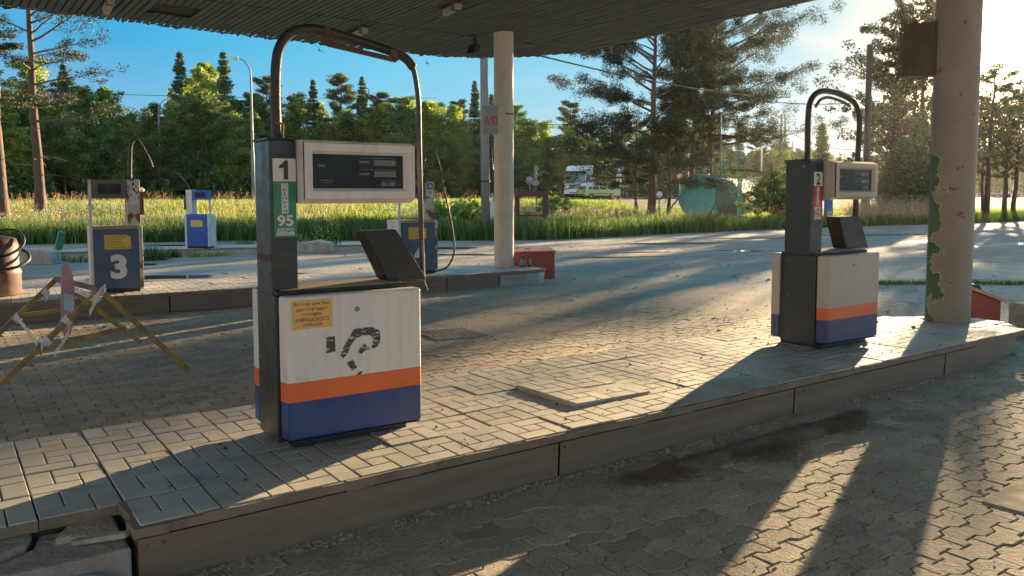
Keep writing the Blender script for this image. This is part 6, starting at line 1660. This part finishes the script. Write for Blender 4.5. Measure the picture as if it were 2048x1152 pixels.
bird(736, 188, 15, .12, .4, 1.3, 'dark swallow banking in front of the treetops inside the bent pipe arch')

# ================================================================== LIGHT, SKY, CAMERA
SUN_AZ = rad(23.0); SUN_EL = rad(8.8)
sdir = Vector((math.cos(SUN_AZ)*math.cos(SUN_EL), math.sin(SUN_AZ)*math.cos(SUN_EL), math.sin(SUN_EL)))
L = bpy.data.lights.new('sun', 'SUN'); L.energy = 27.0; L.angle = rad(.55); L.color = (1.0, .71, .38)
so = bpy.data.objects.new('sun', L); COL.objects.link(so); so.rotation_euler = sdir.to_track_quat('Z', 'Y').to_euler()
w = bpy.data.worlds.new('World'); sc.world = w; w.use_nodes = True; nt = w.node_tree; nt.nodes.clear()
out = nt.nodes.new('ShaderNodeOutputWorld'); bg = nt.nodes.new('ShaderNodeBackground')  # sky light
sky = N(nt, 'ShaderNodeTexSky', sky_type='NISHITA', sun_disc=False); sky.sun_elevation = SUN_EL; sky.sun_rotation = PI/2-SUN_AZ
sky.air_density = 1.0; sky.dust_density = .6; sky.ozone_density = 2.2; sky.altitude = 100
g = N(nt, 'ShaderNodeTexCoord')
dot = N(nt, 'ShaderNodeVectorMath', operation='DOT_PRODUCT'); nt.links.new(g.outputs['Generated'], dot.inputs[0]); dot.inputs[1].default_value = sdir
cl = math_n(nt, 'MAXIMUM', dot.outputs['Value'], 0)
glow = math_n(nt, 'MULTIPLY', math_n(nt, 'POWER', cl, 400), 14.0)
glow2 = math_n(nt, 'MULTIPLY', math_n(nt, 'POWER', cl, 45), 2.0)
gl = math_n(nt, 'ADD', glow, glow2)
gm = N(nt, 'ShaderNodeGamma', i_Gamma=.5); nt.links.new(sky.outputs[0], gm.inputs[0])
sat = N(nt, 'ShaderNodeHueSaturation', i_Saturation=2.0, i_Value=2.6, i_Hue=.495); nt.links.new(gm.outputs[0], sat.inputs['Color'])
mp = N(nt, 'ShaderNodeMapping'); mp.inputs['Scale'].default_value = (1, 1, 7); nt.links.new(g.outputs['Generated'], mp.inputs['Vector'])
cn = ramp(nt, noise(nt, mp.outputs[0], 1.7, 6, .6, .4), .56, .78)
cmul = N(nt, 'ShaderNodeVectorMath', operation='SCALE'); nt.links.new(cn, cmul.inputs[0]); cmul.inputs['Scale'].default_value = 1.5
gc = N(nt, 'ShaderNodeVectorMath', operation='SCALE'); gc.inputs[0].default_value = (1.0, .82, .55); nt.links.new(gl, gc.inputs['Scale'])
a1 = N(nt, 'ShaderNodeVectorMath', operation='ADD'); nt.links.new(sat.outputs[0], a1.inputs[0]); nt.links.new(cmul.outputs[0], a1.inputs[1])
a2 = N(nt, 'ShaderNodeVectorMath', operation='ADD'); nt.links.new(a1.outputs[0], a2.inputs[0])
cr = N(nt, 'ShaderNodeValToRGB'); el = cr.color_ramp
cols = [(0.0, (.66, .62, .60)), (.30, (.56, .62, .68)), (.62, (.10, .32, .50)), (.78, (.004, .31, .66)), (.88, (.05, .46, .75)), (.935, (.10, .50, .74)), (.972, (.14, .50, .72)), (.9895, (.20, .53, .71)), (.9955, (.42, .62, .67)), (.9984, (1.5, 1.25, .85)), (1.0, (9.0, 6.8, 3.8))]
while len(el.elements) < len(cols): el.elements.new(.5)
for e_, (p_, c_) in zip(el.elements, cols): e_.position = p_; e_.color = c4(c_)
nt.links.new(math_n(nt, 'ADD', math_n(nt, 'MULTIPLY', dot.outputs['Value'], .5), .5), cr.inputs['Fac'])
sx_ = N(nt, 'ShaderNodeSeparateXYZ'); nt.links.new(g.outputs['Generated'], sx_.inputs[0])
hz_ = N(nt, 'ShaderNodeMapRange', i_1=.0, i_2=.17, i_3=.55, i_4=0.0); nt.links.new(sx_.outputs[2], hz_.inputs[0])
hc_ = mixc(nt, hz_.outputs[0], cr.outputs['Color'], (.40, .62, .70))
hs_ = N(nt, 'ShaderNodeVectorMath', operation='SCALE'); nt.links.new(hc_, hs_.inputs[0]); hs_.inputs['Scale'].default_value = 6.667
cl_ = N(nt, 'ShaderNodeMapping'); cl_.inputs['Scale'].default_value = (1.2, 1.2, 11); cl_.inputs['Location'].default_value = (.4, .1, .7); nt.links.new(g.outputs['Generated'], cl_.inputs['Vector'])
cf_ = math_n(nt, 'MULTIPLY', ramp(nt, noise(nt, cl_.outputs[0], 2.0, 6, .55, .3), .55, .72), .6)
hs2 = mixc(nt, math_n(nt, 'MULTIPLY', cf_, ramp(nt, dot.outputs['Value'], .82, .95)), hs_.outputs[0], (4.6, 4.8, 4.7))
fin = mixc(nt, .93, a2.outputs[0], hs2)
nt.links.new(fin, bg.inputs['Color']); bg.inputs['Strength'].default_value = .165
nt.links.new(bg.outputs[0], out.inputs['Surface'])

# thin evening haze over the yard and the forest
m, nt2, out2 = new_mat('evening haze')
vs_ = N(nt2, 'ShaderNodeVolumeScatter'); vs_.inputs['Density'].default_value = HAZE; vs_.inputs['Anisotropy'].default_value = .80; vs_.inputs['Color'].default_value = (1, .97, .92, 1)
nt2.links.new(vs_.outputs[0], out2.inputs['Volume'])
if HAZE:
    mb = MB(); mb.box(-60, 420, -140, 320, -1, 34); hz = mb.build('haze', m, kind='structure')
cam = bpy.data.cameras.new('camera'); co = bpy.data.objects.new('camera', cam); COL.objects.link(co); sc.camera = co
mt = Matrix(((Rv[0], Uv[0], -Fv[0], CAM[0]), (Rv[1], Uv[1], -Fv[1], CAM[1]), (Rv[2], Uv[2], -Fv[2], CAM[2]), (0, 0, 0, 1)))
co.matrix_world = mt
cam.sensor_width = 36; cam.lens = FPX/2048*36; cam.shift_y = PY/2048; cam.clip_start = .05; cam.clip_end = 4000
sc.view_settings.view_transform = 'Standard'; sc.view_settings.look = 'None'; sc.view_settings.exposure = 0; sc.view_settings.gamma = 1.22
sc.cycles.use_denoising = True
sc.cycles.max_bounces = 8; sc.cycles.transparent_max_bounces = 8
